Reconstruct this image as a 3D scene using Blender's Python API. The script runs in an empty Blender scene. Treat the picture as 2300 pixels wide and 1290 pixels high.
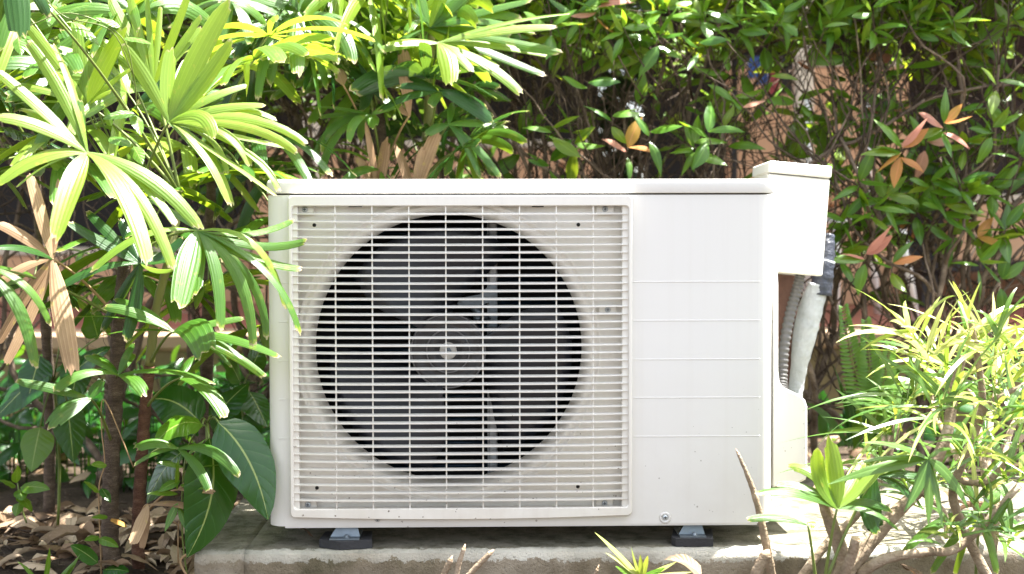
import bpy, math, random
from mathutils import Vector, Matrix, Euler, noise
R = math.radians
rnd = random.Random(11)
sc = bpy.context.scene
col = sc.collection

# ------------------------------------------------------------------ camera, sky, sun, exposure
CAM = Vector((-0.0736, -2.236, 0.4929))
YAW, PIT, ROLL = 0.02604, 0.03624, -0.00172
FPX = 3194.0
FW = Vector((math.sin(YAW)*math.cos(PIT), math.cos(YAW)*math.cos(PIT), -math.sin(PIT)))
_r = Vector((math.cos(YAW), -math.sin(YAW), 0)); _u = _r.cross(FW)
RT = _r*math.cos(ROLL) + _u*math.sin(ROLL); UP = _u*math.cos(ROLL) - _r*math.sin(ROLL)
cd = bpy.data.cameras.new('camera'); cam = bpy.data.objects.new('camera', cd); col.objects.link(cam)
M = Matrix((RT, UP, -FW)).transposed().to_4x4(); M.translation = CAM
cam.matrix_world = M
cd.sensor_width = 36; cd.lens = FPX/2300*36; cd.clip_start = .05; cd.clip_end = 500
cd.dof.use_dof = True; cd.dof.focus_distance = 2.22; cd.dof.aperture_fstop = 4.5
sc.camera = cam

SUN_EL, SUN_AZ = R(69), R(72)          # azimuth from +Y towards +X: behind the unit, to the right
w = bpy.data.worlds.new('World'); sc.world = w; w.use_nodes = True
nt = w.node_tree; bg = nt.nodes['Background']
sky = nt.nodes.new('ShaderNodeTexSky'); sky.sky_type = 'NISHITA'; sky.sun_disc = False
sky.sun_elevation = SUN_EL; sky.sun_rotation = SUN_AZ; sky.dust_density = 3.0; sky.air_density = 1.0; sky.ozone_density = 1.0
hs = nt.nodes.new('ShaderNodeHueSaturation'); hs.inputs['Saturation'].default_value = .45
nt.links.new(sky.outputs[0], hs.inputs['Color']); nt.links.new(hs.outputs[0], bg.inputs[0])
bg.inputs[1].default_value = 0.10
sd = bpy.data.lights.new('sun', 'SUN'); sd.energy = 5.0; sd.angle = R(.53); sd.color = (1, .97, .92)
so = bpy.data.objects.new('sun', sd); col.objects.link(so)
SUNV = Vector((math.cos(SUN_EL)*math.sin(SUN_AZ), math.cos(SUN_EL)*math.cos(SUN_AZ), math.sin(SUN_EL)))
so.rotation_euler = SUNV.to_track_quat('Z', 'Y').to_euler(); so.location = SUNV*8
vs = sc.view_settings; vs.view_transform = 'Standard'; vs.look = 'None'; vs.gamma = 1; vs.exposure = 2.65
try: vs.use_curve_mapping = False
except Exception: pass
sc.render.engine = 'CYCLES'
sc.cycles.max_bounces = 10; sc.cycles.transmission_bounces = 6; sc.cycles.use_denoising = True

# ------------------------------------------------------------------ helpers
def at(x, y, Y):
    """photograph pixel (2300 wide) -> the world point on the plane at depth Y"""
    d = FW + RT*((x-1150)/FPX) - UP*((y-645)/FPX)
    return CAM + d*((Y-CAM.y)/d.y)
def ppm(Y): return FPX/(Y-CAM.y)       # pixels per metre at depth Y

class MB:
    def __init__(s): s.v = []; s.f = []; s.uv = []; s.sm = []
    def add(s, verts, faces, uvs=None, smooth=False):
        o = len(s.v); s.v += [Vector(p) for p in verts]
        s.uv += list(uvs) if uvs else [(0, 0)]*len(verts)
        for f in faces: s.f.append(tuple(i+o for i in f)); s.sm.append(smooth)
        return s
    def box(s, x0, x1, y0, y1, z0, z1, b=0):
        if b:
            b = min(b, (x1-x0)*.45, (y1-y0)*.45, (z1-z0)*.45)
            lo = [(x0+b, y0), (x1-b, y0), (x1, y0+b), (x1, y1-b), (x1-b, y1), (x0+b, y1), (x0, y1-b), (x0, y0+b)]
            li = [(x0+b, y0+b), (x1-b, y0+b), (x1-b, y0+b), (x1-b, y1-b), (x1-b, y1-b), (x0+b, y1-b), (x0+b, y1-b), (x0+b, y0+b)]
            V = [(x, y, z0) for x, y in li]+[(x, y, z0+b) for x, y in lo]+[(x, y, z1-b) for x, y in lo]+[(x, y, z1) for x, y in li]
            F = [tuple(range(7, -1, -1)), tuple(range(24, 32))]
            for k in range(3):
                for i in range(8): F.append((k*8+i, k*8+(i+1) % 8, k*8+8+(i+1) % 8, k*8+8+i))
            return s.add(V, F)
        V = [(x, y, z) for z in (z0, z1) for x, y in ((x0, y0), (x1, y0), (x1, y1), (x0, y1))]
        return s.add(V, [(3, 2, 1, 0), (4, 5, 6, 7), (0, 1, 5, 4), (1, 2, 6, 5), (2, 3, 7, 6), (3, 0, 4, 7)])
    def loops(s, L, close0=False, close1=False, smooth=True):
        n = len(L[0]); V = [p for l in L for p in l]; F = []
        for k in range(len(L)-1):
            for i in range(n): F.append((k*n+i, k*n+(i+1) % n, (k+1)*n+(i+1) % n, (k+1)*n+i))
        if close0: F.append(tuple(range(n-1, -1, -1)))
        if close1: F.append(tuple(range((len(L)-1)*n, len(L)*n)))
        return s.add(V, F, None, smooth)
    def lathe(s, c, axis, prof, n=24, smooth=True, cap=True):
        """prof: (radius, distance along axis)"""
        a = Vector(axis).normalized(); t = Vector((0, 0, 1)) if abs(a.z) < .9 else Vector((1, 0, 0))
        x = a.cross(t).normalized(); y = a.cross(x); c = Vector(c)
        L = [[c+a*h+(x*math.cos(2*math.pi*i/n)+y*math.sin(2*math.pi*i/n))*r for i in range(n)] for r, h in prof]
        return s.loops(L, cap, cap, smooth)
    def tube(s, pts, rad, n=6, bump=0, smooth=True):
        pts = [Vector(p) for p in pts]; m = len(pts)
        rr = rad if hasattr(rad, '__len__') else [rad]*m
        L = []; UVs = []; x = None
        for i, p in enumerate(pts):
            t = (pts[min(i+1, m-1)]-pts[max(i-1, 0)])
            if t.length < 1e-9: t = Vector((0, 0, 1))
            t.normalize()
            if x is None:
                x = t.cross(Vector((0, 1, 0)) if abs(t.y) < .8 else Vector((1, 0, 0))).normalized()
            x = (x-t*x.dot(t)).normalized(); y = t.cross(x)
            L.append([p+(x*math.cos(2*math.pi*k/n)+y*math.sin(2*math.pi*k/n))*rr[i]*(1+bump*rnd.uniform(-1, 1)) for k in range(n)])
        return s.loops(L, True, True, smooth)
    def build(s, name, mat, base=Vector((0, 0, 0))):
        me = bpy.data.meshes.new(name)
        me.from_pydata([tuple(p-base) for p in s.v], [], s.f)
        me.polygons.foreach_set('use_smooth', s.sm)
        ul = me.uv_layers.new(name='UVMap')
        vi = [0]*len(me.loops); me.loops.foreach_get('vertex_index', vi)
        ul.data.foreach_set('uv', [c for i in vi for c in s.uv[i]])
        me.materials.append(mat); me.update()
        return me

def tag(o, label=None, cat=None, group=None, kind=None):
    if label: o['label'] = label
    if cat: o['category'] = cat
    if group: o['group'] = group
    if kind: o['kind'] = kind
    return o
def thing(name, loc, label, cat, group=None):
    o = bpy.data.objects.new(name, None); o.empty_display_size = .05; o.location = loc; col.objects.link(o)
    o['_b'] = tuple(loc)
    return tag(o, label, cat, group)
def part(name, mb, mat, parent, label=None, kind=None):
    """a part (or sub-part) whose mesh is given in world coordinates"""
    root = parent
    while root.parent: root = root.parent
    b = Vector(root['_b']) if '_b' in root else Vector((0, 0, 0))
    o = bpy.data.objects.new(name, mb.build(name, mat, b)); col.objects.link(o); o.parent = parent
    return tag(o, label, None, None, kind)
def solo(name, mb, mat, label, cat, loc, group=None, kind=None):
    o = bpy.data.objects.new(name, mb.build(name, mat, Vector(loc))); o.location = loc; col.objects.link(o)
    return tag(o, label, cat, group, kind)
def inst(name, me, parent, mat4):
    """a copy of a shared mesh as a part; mat4 in world coordinates"""
    root = parent
    while root.parent: root = root.parent
    o = bpy.data.objects.new(name, me); col.objects.link(o); o.parent = parent
    o.matrix_basis = Matrix.Translation(-Vector(root['_b'])) @ mat4
    return o
def bez(a, b, c, n): return [a*(1-t)**2+b*2*t*(1-t)+c*t*t for t in [i/n for i in range(n+1)]]
def crom(P, n=6):
    P = [Vector(p) for p in P]; out = []
    Q = [P[0]*2-P[1]]+P+[P[-1]*2-P[-2]]
    for i in range(1, len(Q)-2):
        a, b, c, d = Q[i-1:i+3]
        for k in range(n):
            t = k/n
            out.append(.5*((2*b)+(c-a)*t+(2*a-5*b+4*c-d)*t*t+(3*b-a-3*c+d)*t**3))
    return out+[P[-1]]

# ------------------------------------------------------------------ materials
class NT:
    def __init__(s, name):
        s.m = bpy.data.materials.new(name); s.m.use_nodes = True; s.t = s.m.node_tree; s.n = s.t.nodes
        s.p = s.n['Principled BSDF']; s.out = s.n['Material Output']
    def node(s, ty, **kw):
        n = s.n.new(ty)
        for k, v in kw.items(): setattr(n, k, v)
        return n
    def link(s, a, b): s.t.links.new(a, b)
    def coord(s, kind='Object', scale=1):
        c = s.node('ShaderNodeTexCoord'); mp = s.node('ShaderNodeMapping')
        mp.inputs['Scale'].default_value = (scale,)*3 if not hasattr(scale, '__len__') else scale
        s.link(c.outputs[kind], mp.inputs[0]); return mp.outputs[0]
    def geo(s, scale=1):
        g = s.node('ShaderNodeNewGeometry'); mp = s.node('ShaderNodeMapping')
        mp.inputs['Scale'].default_value = (scale,)*3 if not hasattr(scale, '__len__') else scale
        s.link(g.outputs['Position'], mp.inputs[0]); return mp.outputs[0]
    def noise(s, vec, scale, detail=4, rough=.55):
        n = s.node('ShaderNodeTexNoise'); n.inputs['Scale'].default_value = scale
        n.inputs['Detail'].default_value = detail; n.inputs['Roughness'].default_value = rough
        s.link(vec, n.inputs['Vector']); return n.outputs['Fac']
    def ramp(s, fac, stops):
        r = s.node('ShaderNodeValToRGB'); e = r.color_ramp.elements
        while len(e) < len(stops): e.new(.5)
        for i, (p, c) in enumerate(stops):
            e[i].position = p; e[i].color = (*c, 1) if hasattr(c, '__len__') else (c, c, c, 1)
        s.link(fac, r.inputs[0]); return r.outputs[0]
    def mix(s, fac, a, b, mode='MIX'):
        m = s.node('ShaderNodeMix', data_type='RGBA', blend_type=mode)
        for i, v in ((0, fac), (6, a), (7, b)):
            if isinstance(v, bpy.types.NodeSocket): s.link(v, m.inputs[i])
            elif hasattr(v, '__len__'): m.inputs[i].default_value = (*v, 1)
            else: m.inputs[i].default_value = v if i == 0 else (v, v, v, 1)
        return m.outputs[2]
    def math(s, op, a, b=0, c=0):
        m = s.node('ShaderNodeMath', operation=op)
        for i, v in enumerate((a, b, c)):
            if isinstance(v, bpy.types.NodeSocket): s.link(v, m.inputs[i])
            else: m.inputs[i].default_value = v
        return m.outputs[0]
    def sep(s, vec):
        x = s.node('ShaderNodeSeparateXYZ'); s.link(vec, x.inputs[0]); return x.outputs
    def bump(s, h, strength=.3, dist=.01):
        b = s.node('ShaderNodeBump'); b.inputs['Strength'].default_value = strength; b.inputs['Distance'].default_value = dist
        s.link(h, b.inputs['Height']); s.link(b.outputs[0], s.p.inputs['Normal']); return b.outputs[0]
    def base(s, c):
        if isinstance(c, bpy.types.NodeSocket): s.link(c, s.p.inputs['Base Color'])
        else: s.p.inputs['Base Color'].default_value = (*c, 1)
    def set(s, **kw):
        for k, v in kw.items(): s.p.inputs[k.replace('_', ' ')].default_value = v
        return s

def plain(name, c, rough=.5, var=.12, scale=20, bump=0, metal=0, spec=.5, dist=.004):
    N = NT(name); v = N.geo(); f = N.noise(v, scale)
    N.base(N.mix(f, tuple(x*(1-var) for x in c), tuple(min(1, x*(1+var)) for x in c)))
    N.set(Roughness=rough, Metallic=metal, Specular_IOR_Level=spec)
    if bump: N.bump(N.noise(v, scale*3), bump, dist)
    return N.m

def m_casing(name, c, dirt=.5):
    N = NT(name); v = N.geo()
    basec = N.mix(N.noise(v, 3), tuple(x*.97 for x in c), c)
    z = N.sep(v)[2]
    low = N.node('ShaderNodeMapRange'); N.link(z, low.inputs[0])
    low.inputs[1].default_value = .32; low.inputs[2].default_value = .03; low.inputs[3].default_value = 0; low.inputs[4].default_value = 1
    vo = N.node('ShaderNodeTexVoronoi'); vo.inputs['Scale'].default_value = 95; N.link(v, vo.inputs['Vector'])
    th = N.math('MULTIPLY', low.outputs[0], .17)
    spk = N.math('LESS_THAN', vo.outputs['Distance'], th)
    spk = N.math('MULTIPLY', spk, N.math('GREATER_THAN', N.noise(v, 30), .55))
    film = N.math('MULTIPLY', N.math('MULTIPLY', low.outputs[0], N.noise(v, 22, 8, .7)), dirt*.5)
    g2 = N.noise(N.geo((70, 70, 2.2)), 1, 5, .6)
    basec = N.mix(N.ramp(g2, [(.50, 0), (.80, .09*dirt*2)]), basec, (.50, .46, .38))
    c2 = N.mix(film, basec, (.38, .30, .21))
    N.base(N.mix(N.math('MULTIPLY', spk, dirt), c2, (.12, .09, .06)))
    N.set(Roughness=.33, Specular_IOR_Level=.45)
    N.bump(N.noise(v, 500, 2), .04, .001)
    return N.m

def m_leaf(name, c1, c2, trans, tfac=.4, stripes=0, tips=0, veins=0, rough=.34, spot=.0, mottled=.5, spec=.5, midrib=0):
    """leaf: glossy top + light shining through; random tint per leaf"""
    N = NT(name)
    uv = N.node('ShaderNodeTexCoord').outputs['UV']; u, vv, _ = N.sep(uv)
    oi = N.node('ShaderNodeObjectInfo'); rn = oi.outputs['Random']
    v = N.geo()
    f = N.math('ADD', N.math('MULTIPLY', rn, .75), N.math('MULTIPLY', N.math('SUBTRACT', N.noise(v, 24), .5), mottled))
    c = N.mix(f, c1, c2); h = None
    if stripes:
        s1 = N.math('SINE', N.math('MULTIPLY', u, 6.2832*stripes))
        s2 = N.math('SINE', N.math('MULTIPLY', u, 6.2832*stripes*3.3))
        h = N.math('ADD', s1, N.math('MULTIPLY', s2, .35))
        c = N.mix(N.math('MULTIPLY', N.math('GREATER_THAN', s1, .93), .35), c, tuple(min(1, x*1.7+.02) for x in c2))
    if veins:
        au = N.math('ABSOLUTE', N.math('SUBTRACT', u, .5))
        k = N.math('SINE', N.math('MULTIPLY', N.math('ADD', N.math('SUBTRACT', vv, N.math('MULTIPLY', au, .42)), N.math('MULTIPLY', N.noise(v, 9, 2), .05)), 3.1416*veins))
        h = N.math('MULTIPLY', N.math('POWER', N.math('ABSOLUTE', k), .5), 1)
        ve = N.math('LESS_THAN', N.math('ABSOLUTE', k), .10)
        mid = N.math('LESS_THAN', au, .018)
        c = N.mix(N.math('MULTIPLY', ve, .16), c, tuple(min(1, x*2+.03) for x in c2))
        c = N.mix(N.math('MULTIPLY', mid, .8), c, (.35, .42, .12))
    if midrib:
        au = N.math('ABSOLUTE', N.math('SUBTRACT', u, .5))
        h = N.math('MULTIPLY', au, 2)
        c = N.mix(N.math('MULTIPLY', N.math('LESS_THAN', au, .05), midrib), c, tuple(min(1, x*1.8+.03) for x in c2))
    if spot:
        sp = N.math('GREATER_THAN', N.noise(v, 55, 3), .64)
        c = N.mix(N.math('MULTIPLY', sp, spot), c, (.42, .34, .06))
    if tips:
        e = N.math('ADD', vv, N.math('MULTIPLY', N.math('SUBTRACT', N.noise(v, 130), .5), .09))
        c = N.mix(N.math('MULTIPLY', N.math('GREATER_THAN', e, .955), .4), c, (.30, .33, .04))
        c = N.mix(N.math('MULTIPLY', N.math('GREATER_THAN', e, .982), .9), c, (.42, .33, .20))
    N.base(c); N.set(Roughness=rough, Specular_IOR_Level=spec)
    if h is not None: nb = N.bump(h, .24 if stripes else .25, .0012 if stripes else .0025)
    tr = N.node('ShaderNodeBsdfTranslucent')
    N.link(N.mix(.75, c, trans), tr.inputs[0])
    ms = N.node('ShaderNodeMixShader'); ms.inputs[0].default_value = tfac
    N.link(N.p.outputs[0], ms.inputs[1]); N.link(tr.outputs[0], ms.inputs[2]); N.link(ms.outputs[0], N.out.inputs[0])
    return N.m

def m_concrete():
    N = NT('concrete'); v = N.geo()
    big = N.noise(v, 5, 6, .65); mid = N.noise(v, 24, 8, .7); fine = N.noise(v, 220, 4, .7)
    c = N.ramp(big, [(.36, (.10, .085, .048)), (.5, (.23, .185, .125)), (.62, (.33, .28, .21))])
    x, y, z = N.sep(v)
    # green-black algae film on the top, bare brown mortar on the front
    top = N.math('GREATER_THAN', z, -.004)
    alg = N.ramp(mid, [(.40, (.085, .088, .055)), (.52, (.21, .20, .15)), (.64, (.27, .25, .20))])
    c = N.mix(top, c, N.mix(.75, c, alg))
    # pale broken band along the arris
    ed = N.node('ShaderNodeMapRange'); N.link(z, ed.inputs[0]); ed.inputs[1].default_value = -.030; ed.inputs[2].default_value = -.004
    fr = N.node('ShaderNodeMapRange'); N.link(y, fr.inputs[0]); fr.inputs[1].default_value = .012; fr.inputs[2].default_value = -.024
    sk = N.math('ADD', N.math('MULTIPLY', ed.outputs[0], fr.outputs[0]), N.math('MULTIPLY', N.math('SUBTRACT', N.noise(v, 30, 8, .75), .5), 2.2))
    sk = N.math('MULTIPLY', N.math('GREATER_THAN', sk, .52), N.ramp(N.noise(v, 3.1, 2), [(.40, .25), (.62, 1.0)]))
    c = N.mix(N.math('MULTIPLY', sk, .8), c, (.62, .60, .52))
    c = N.mix(N.math('MULTIPLY', N.math('GREATER_THAN', fine, .67), .6), c, (.42, .38, .30))
    c = N.mix(N.math('MULTIPLY', N.math('LESS_THAN', fine, .34), .6), c, (.05, .045, .035))
    N.base(c); N.set(Roughness=.9, Specular_IOR_Level=.25)
    N.bump(N.math('ADD', N.math('MULTIPLY', fine, .8), mid), .9, .006)
    return N.m

def m_soil():
    N = NT('soil'); v = N.geo(); a = N.noise(v, 9, 8, .7); b = N.noise(v, 90, 6, .75)
    c = N.ramp(a, [(.32, (.022, .015, .010)), (.55, (.06, .042, .028)), (.75, (.13, .095, .065))])
    c = N.mix(N.math('MULTIPLY', N.math('GREATER_THAN', b, .6), .6), c, (.20, .15, .10))
    N.base(c); N.set(Roughness=.95, Specular_IOR_Level=.2); N.bump(b, .9, .012); return N.m

def m_bark(name, c1, c2, c3, ringscale=90, fibre=False, ring=.5):
    N = NT(name); v = N.geo((1, 1, 3.0 if not fibre else 1)); n1 = N.noise(v, 28, 8, .7)
    wv = N.node('ShaderNodeTexWave'); wv.bands_direction = 'Z'; wv.inputs['Scale'].default_value = ringscale
    wv.inputs['Distortion'].default_value = 9; wv.inputs['Detail'].default_value = 4; wv.inputs['Detail Scale'].default_value = 3
    N.link(N.geo(), wv.inputs['Vector'])
    c = N.ramp(n1, [(.3, c1), (.52, c2), (.72, c3)])
    c = N.mix(N.math('MULTIPLY', wv.outputs['Fac'], ring), c, c1)
    N.base(c); N.set(Roughness=.85, Specular_IOR_Level=.2)
    N.bump(N.math('ADD', N.math('MULTIPLY', wv.outputs['Fac'], ring*2), N.noise(N.geo(), 240, 4, .7)), .7, .003); return N.m

def m_dry(name, c1, c2, c3):
    N = NT(name); rn = N.node('ShaderNodeObjectInfo').outputs['Random']; v = N.coord('Object')
    f = N.math('ADD', N.math('MULTIPLY', rn, .8), N.math('MULTIPLY', N.noise(v, 45, 6), .35))
    c = N.ramp(f, [(.1, c1), (.5, c2), (.95, c3)])
    uv = N.node('ShaderNodeTexCoord').outputs['UV']; u, vv, _ = N.sep(uv)
    au = N.math('ABSOLUTE', N.math('SUBTRACT', u, .5))
    c = N.mix(N.math('MULTIPLY', N.math('LESS_THAN', au, .03), .6), c, c1)
    k = N.math('SINE', N.math('MULTIPLY', N.math('SUBTRACT', vv, N.math('MULTIPLY', au, .5)), 60))
    N.base(c); N.set(Roughness=.65, Specular_IOR_Level=.3); N.bump(N.math('ADD', k, N.noise(v, 200)), .3, .001)
    tr = N.node('ShaderNodeBsdfTranslucent'); N.link(c, tr.inputs[0])
    ms = N.node('ShaderNodeMixShader'); ms.inputs[0].default_value = .2
    N.link(N.p.outputs[0], ms.inputs[1]); N.link(tr.outputs[0], ms.inputs[2]); N.link(ms.outputs[0], N.out.inputs[0])
    return N.m

def m_tile_floor():
    N = NT('terrace_tile'); v = N.geo()
    br = N.node('ShaderNodeTexBrick'); br.offset = 0; br.inputs['Scale'].default_value = 3.3; br.inputs['Mortar Size'].default_value = .012
    br.inputs['Brick Width'].default_value = 1; br.inputs['Row Height'].default_value = 1
    br.inputs['Color1'].default_value = (.40, .115, .075, 1); br.inputs['Color2'].default_value = (.36, .12, .085, 1); br.inputs['Mortar'].default_value = (.2, .14, .11, 1)
    N.link(v, br.inputs['Vector'])
    N.base(N.mix(N.math('MULTIPLY', N.noise(v, 4, 6), .5), br.outputs['Color'], (.24, .10, .07))); N.set(Roughness=.45); return N.m

M_ = {}
M_['cream'] = m_casing('cream_paint', (.69, .68, .65), .55)
M_['grille'] = m_casing('grille_plastic', (.745, .725, .665), 1.1)
M_['inner_cream'] = m_casing('inner_panel_paint', (.91, .885, .82), .65)
M_['beige_box'] = plain('beige_enamel', (.70, .675, .60), .4, .04, 6)
M_['rust'] = plain('rusty_steel', (.13, .065, .045), .85, .6, 60, .5)
M_['dark_in'] = plain('dark_interior', (.006, .006, .007), .7, .3, 12)
M_['fan'] = plain('fan_plastic', (.024, .027, .036), .36, .25, 18)
M_['hub'] = plain('fan_hub_plastic', (.050, .050, .054), .42, .2, 18)
M_['hub_rim'] = plain('fan_hub_rim', (.17, .17, .18), .35, .2, 18)
M_['hubmetal'] = plain('hub_washer', (.62, .61, .57), .35, .06, 40)
M_['zinc'] = plain('zinc_plated', (.17, .20, .225), .45, .3, 60, .15, .75)
M_['screw'] = plain('screw_zinc', (.45, .48, .50), .4, .2, 60, 0, .5)
M_['galv'] = plain('galvanised', (.42, .44, .45), .5, .3, 60, .15, .6)
M_['coil'] = plain('coil_blue', (.018, .045, .075), .35, .4, 90, 0, .5)
M_['rubber'] = plain('black_rubber', (.022, .022, .024), .75, .35, 70, .5)
M_['dark'] = plain('dark_hole', (.012, .011, .010), .8, .1)
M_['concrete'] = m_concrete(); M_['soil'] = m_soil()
M_['conduit'] = plain('grey_conduit', (.11, .105, .10), .55, .25, 40)
M_['tape_white'] = plain('white_wrap_tape', (.42, .44, .44), .5, .4, 38, .6, 0, .5, .006)
M_['tape_black'] = plain('black_wrap_tape', (.03, .035, .05), .4, .4, 40, .6, 0, .5, .006)
M_['tile'] = m_tile_floor()
M_['peach'] = plain('peach_render', (.62, .36, .20), .85, .10, 7, .2)
M_['cream_post'] = plain('cream_post_paint', (.62, .52, .40), .7, .1, 9)
M_['kerb'] = plain('tan_kerb', (.36, .24, .15), .85, .25, 9, .4)
M_['retain'] = plain('mossy_retaining_wall', (.20, .15, .075), .9, .5, 8, .5)
M_['white_metal'] = plain('white_tube_paint', (.75, .72, .66), .45, .08, 20)
M_['bench_wood'] = plain('tan_wood', (.45, .23, .11), .55, .25, 14)
M_['dark_wood'] = plain('dark_wood', (.014, .010, .008), .6, .4, 14)
M_['bluecloth'] = plain('blue_cloth', (.03, .07, .22), .7)
M_['redcloth'] = plain('red_cloth', (.28, .04, .04), .7)

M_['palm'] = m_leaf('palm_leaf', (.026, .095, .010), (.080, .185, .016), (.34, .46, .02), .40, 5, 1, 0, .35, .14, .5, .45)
M_['palm_y'] = m_leaf('palm_leaf_young_sunlit', (.11, .215, .020), (.22, .315, .035), (.42, .56, .03), .48, 5, 1, 0, .37, .35, .5, .5)  # young green made brighter, sunlight on the fronds put into the colour
M_['palm_d'] = m_leaf('palm_leaf_shaded', (.010, .045, .010), (.028, .085, .014), (.16, .26, .02), .28, 5, 1, 0, .26, .0, .5, .35)  # darker copy for fronds in shade, the shade is in the colour
M_['palm_dead'] = m_leaf('palm_leaf_dead', (.22, .13, .07), (.42, .29, .17), (.42, .26, .12), .25, 5, 0, 0, .6, .35, 1.2, .25)
M_['petiole'] = plain('petiole_green', (.13, .17, .035), .45, .4, 18)
M_['petiole_dry'] = plain('petiole_dry', (.30, .19, .09), .7, .4, 25)
M_['cane'] = plain('green_cane', (.17, .17, .05), .55, .35, 14, .3)
M_['fibre'] = m_bark('palm_fibre', (.055, .040, .030), (.16, .115, .083), (.31, .235, .17), 110, False, .6)
M_['fibre_r'] = m_bark('palm_fibre_red', (.07, .035, .024), (.19, .095, .06), (.30, .18, .12), 90)
M_['hedge'] = m_leaf('hedge_leaf', (.034, .120, .010), (.110, .225, .016), (.34, .50, .02), .38, 0, 0, 0, .33, 0, .6, .5, .4)
M_['hedge_y'] = m_leaf('hedge_leaf_lime', (.08, .17, .012), (.16, .24, .02), (.45, .52, .02), .42, 0, 0, 0, .32, .2, .6, .5, .4)
M_['hedge_o'] = m_leaf('hedge_leaf_orange', (.50, .30, .06), (.55, .20, .10), (.65, .30, .10), .40, 0, 0, 0, .4, .0, .9, .4, .3)
M_['hedge_p'] = m_leaf('hedge_leaf_pink', (.55, .22, .17), (.52, .30, .19), (.62, .30, .20), .40, 0, 0, 0, .4, .0, .9, .4, .3)
M_['far'] = m_leaf('far_leaf', (.012, .035, .008), (.035, .075, .014), (.12, .2, .02), .25, 0, 0, 0, .5)
M_['twig'] = m_bark('twig_bark', (.032, .023, .016), (.085, .060, .042), (.22, .165, .115), 60, True, .2)
M_['stem'] = m_bark('stem_bark', (.07, .050, .036), (.17, .125, .090), (.36, .28, .20), 60, True, .2)
M_['branch'] = m_bark('branch_bark', (.16, .12, .08), (.29, .22, .15), (.46, .38, .29), 40, True, .12)
M_['cutwood'] = plain('cut_wood', (.45, .32, .20), .8, .3, 40, .4)
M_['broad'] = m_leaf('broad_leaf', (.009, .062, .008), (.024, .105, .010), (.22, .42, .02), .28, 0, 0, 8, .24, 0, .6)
M_['broad_y'] = m_leaf('broad_leaf_lit', (.06, .17, .012), (.09, .21, .014), (.42, .56, .02), .42, 0, 0, 8, .28, 0, .6)  # lighter copy of the broad leaf, sunlight put into its colour
M_['lime'] = m_leaf('seedling_leaf', (.055, .15, .012), (.10, .20, .015), (.35, .5, .02), .36, 0, 0, 6, .35, 0, .6)
M_['vari'] = m_leaf('shrub_leaf_green', (.035, .105, .014), (.085, .165, .022), (.30, .42, .04), .32, 0, 0, 0, .33, 0, .6, .5, .5)
M_['vari_p'] = m_leaf('shrub_leaf_pale', (.36, .42, .10), (.50, .50, .19), (.6, .6, .15), .32, 0, 0, 0, .36, 0, .6, .5, .4)
M_['vari_l'] = m_leaf('shrub_leaf_lime', (.17, .26, .03), (.30, .36, .06), (.5, .55, .06), .34, 0, 0, 0, .34, 0, .6, .5, .5)
M_['fern'] = m_leaf('fern_leaf', (.07, .19, .015), (.13, .26, .02), (.4, .55, .03), .4, 0, 0, 0, .4)
M_['dry'] = m_dry('dry_leaf', (.075, .045, .026), (.26, .165, .092), (.56, .44, .31))

# ------------------------------------------------------------------ setting: ground, slab, terrace
def axis_steps(fine0, fine1, step, far):
    a = []; x = fine0
    while x <= fine1+1e-6: a.append(x); x += step
    lo = []; d = step; x = fine0
    while x > -far: d *= 1.7; x -= d; lo.append(x)
    hi = []; d = step; x = fine1
    while x < far: d *= 1.7; x += d; hi.append(x)
    return lo[::-1]+a+hi
def gz(x, y):
    return -.065+.016*noise.noise(Vector((x*3, y*3, 1)))+.006*noise.noise(Vector((x*14, y*14, 4)))
xs, ys = axis_steps(-1.6, 2.0, .05, 120), axis_steps(-.6, 2.2, .05, 120)
g = MB(); nx = len(xs)
g.add([(x, y, gz(x, y) if abs(x) < 3 and -2 < y < 3 else -.065) for y in ys for x in xs],
      [(j*nx+i, j*nx+i+1, (j+1)*nx+i+1, (j+1)*nx+i) for j in range(len(ys)-1) for i in range(nx-1)], None, True)
ground = solo('ground', g, M_['soil'], 'dark soil of the planting bed', None, (0, 0, 0), None, 'structure')

SF, SB, SL = -.027, .62, -.512           # slab front, back, left end
slab = bpy.data.objects.new('concrete_slab', None); col.objects.link(slab); slab['_b'] = (0, 0, 0)
tag(slab, 'weathered concrete slab under the white unit', None, None, 'structure')
def slab_piece(x0, x1):
    mb = MB(); n = max(2, int((x1-x0)/.012)); rows = []
    prof = [(SF+.004, -.2), (SF+.002, -.03), (SF, -.016), (SF+.003, -.005), (SF+.010, -.0005), (SF+.03, 0), (.1, 0), (.3, 0), (SB, 0), (SB+.004, -.2)]
    for i in range(n+1):
        x = x0+(x1-x0)*i/n; row = []
        for k, (y, z) in enumerate(prof):
            a = .0042 if 1 <= k <= 4 else .0012
            q = Vector((x*55, y*55+k, z*55))
            row.append(Vector((x, y+a*noise.noise(q)*1.3, z+a*noise.noise(q+Vector((9, 3, 1))) - (.0015 if i == 0 and x0 < -.51 else 0))))
        rows.append(row)
    m = len(prof); V = [p for r in rows for p in r]
    F = [(i*m+k, (i+1)*m+k, (i+1)*m+k+1, i*m+k+1) for i in range(n) for k in range(m-1)]
    F += [tuple(range(m)), tuple(range(n*m+m-1, n*m-1, -1))]
    mb.add(V, F, None, True); return mb
xj = at(548, 1270, SF).x
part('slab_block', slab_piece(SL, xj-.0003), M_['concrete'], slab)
part('slab_block', slab_piece(xj+.0003, 2.6), M_['concrete'], slab)

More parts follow.
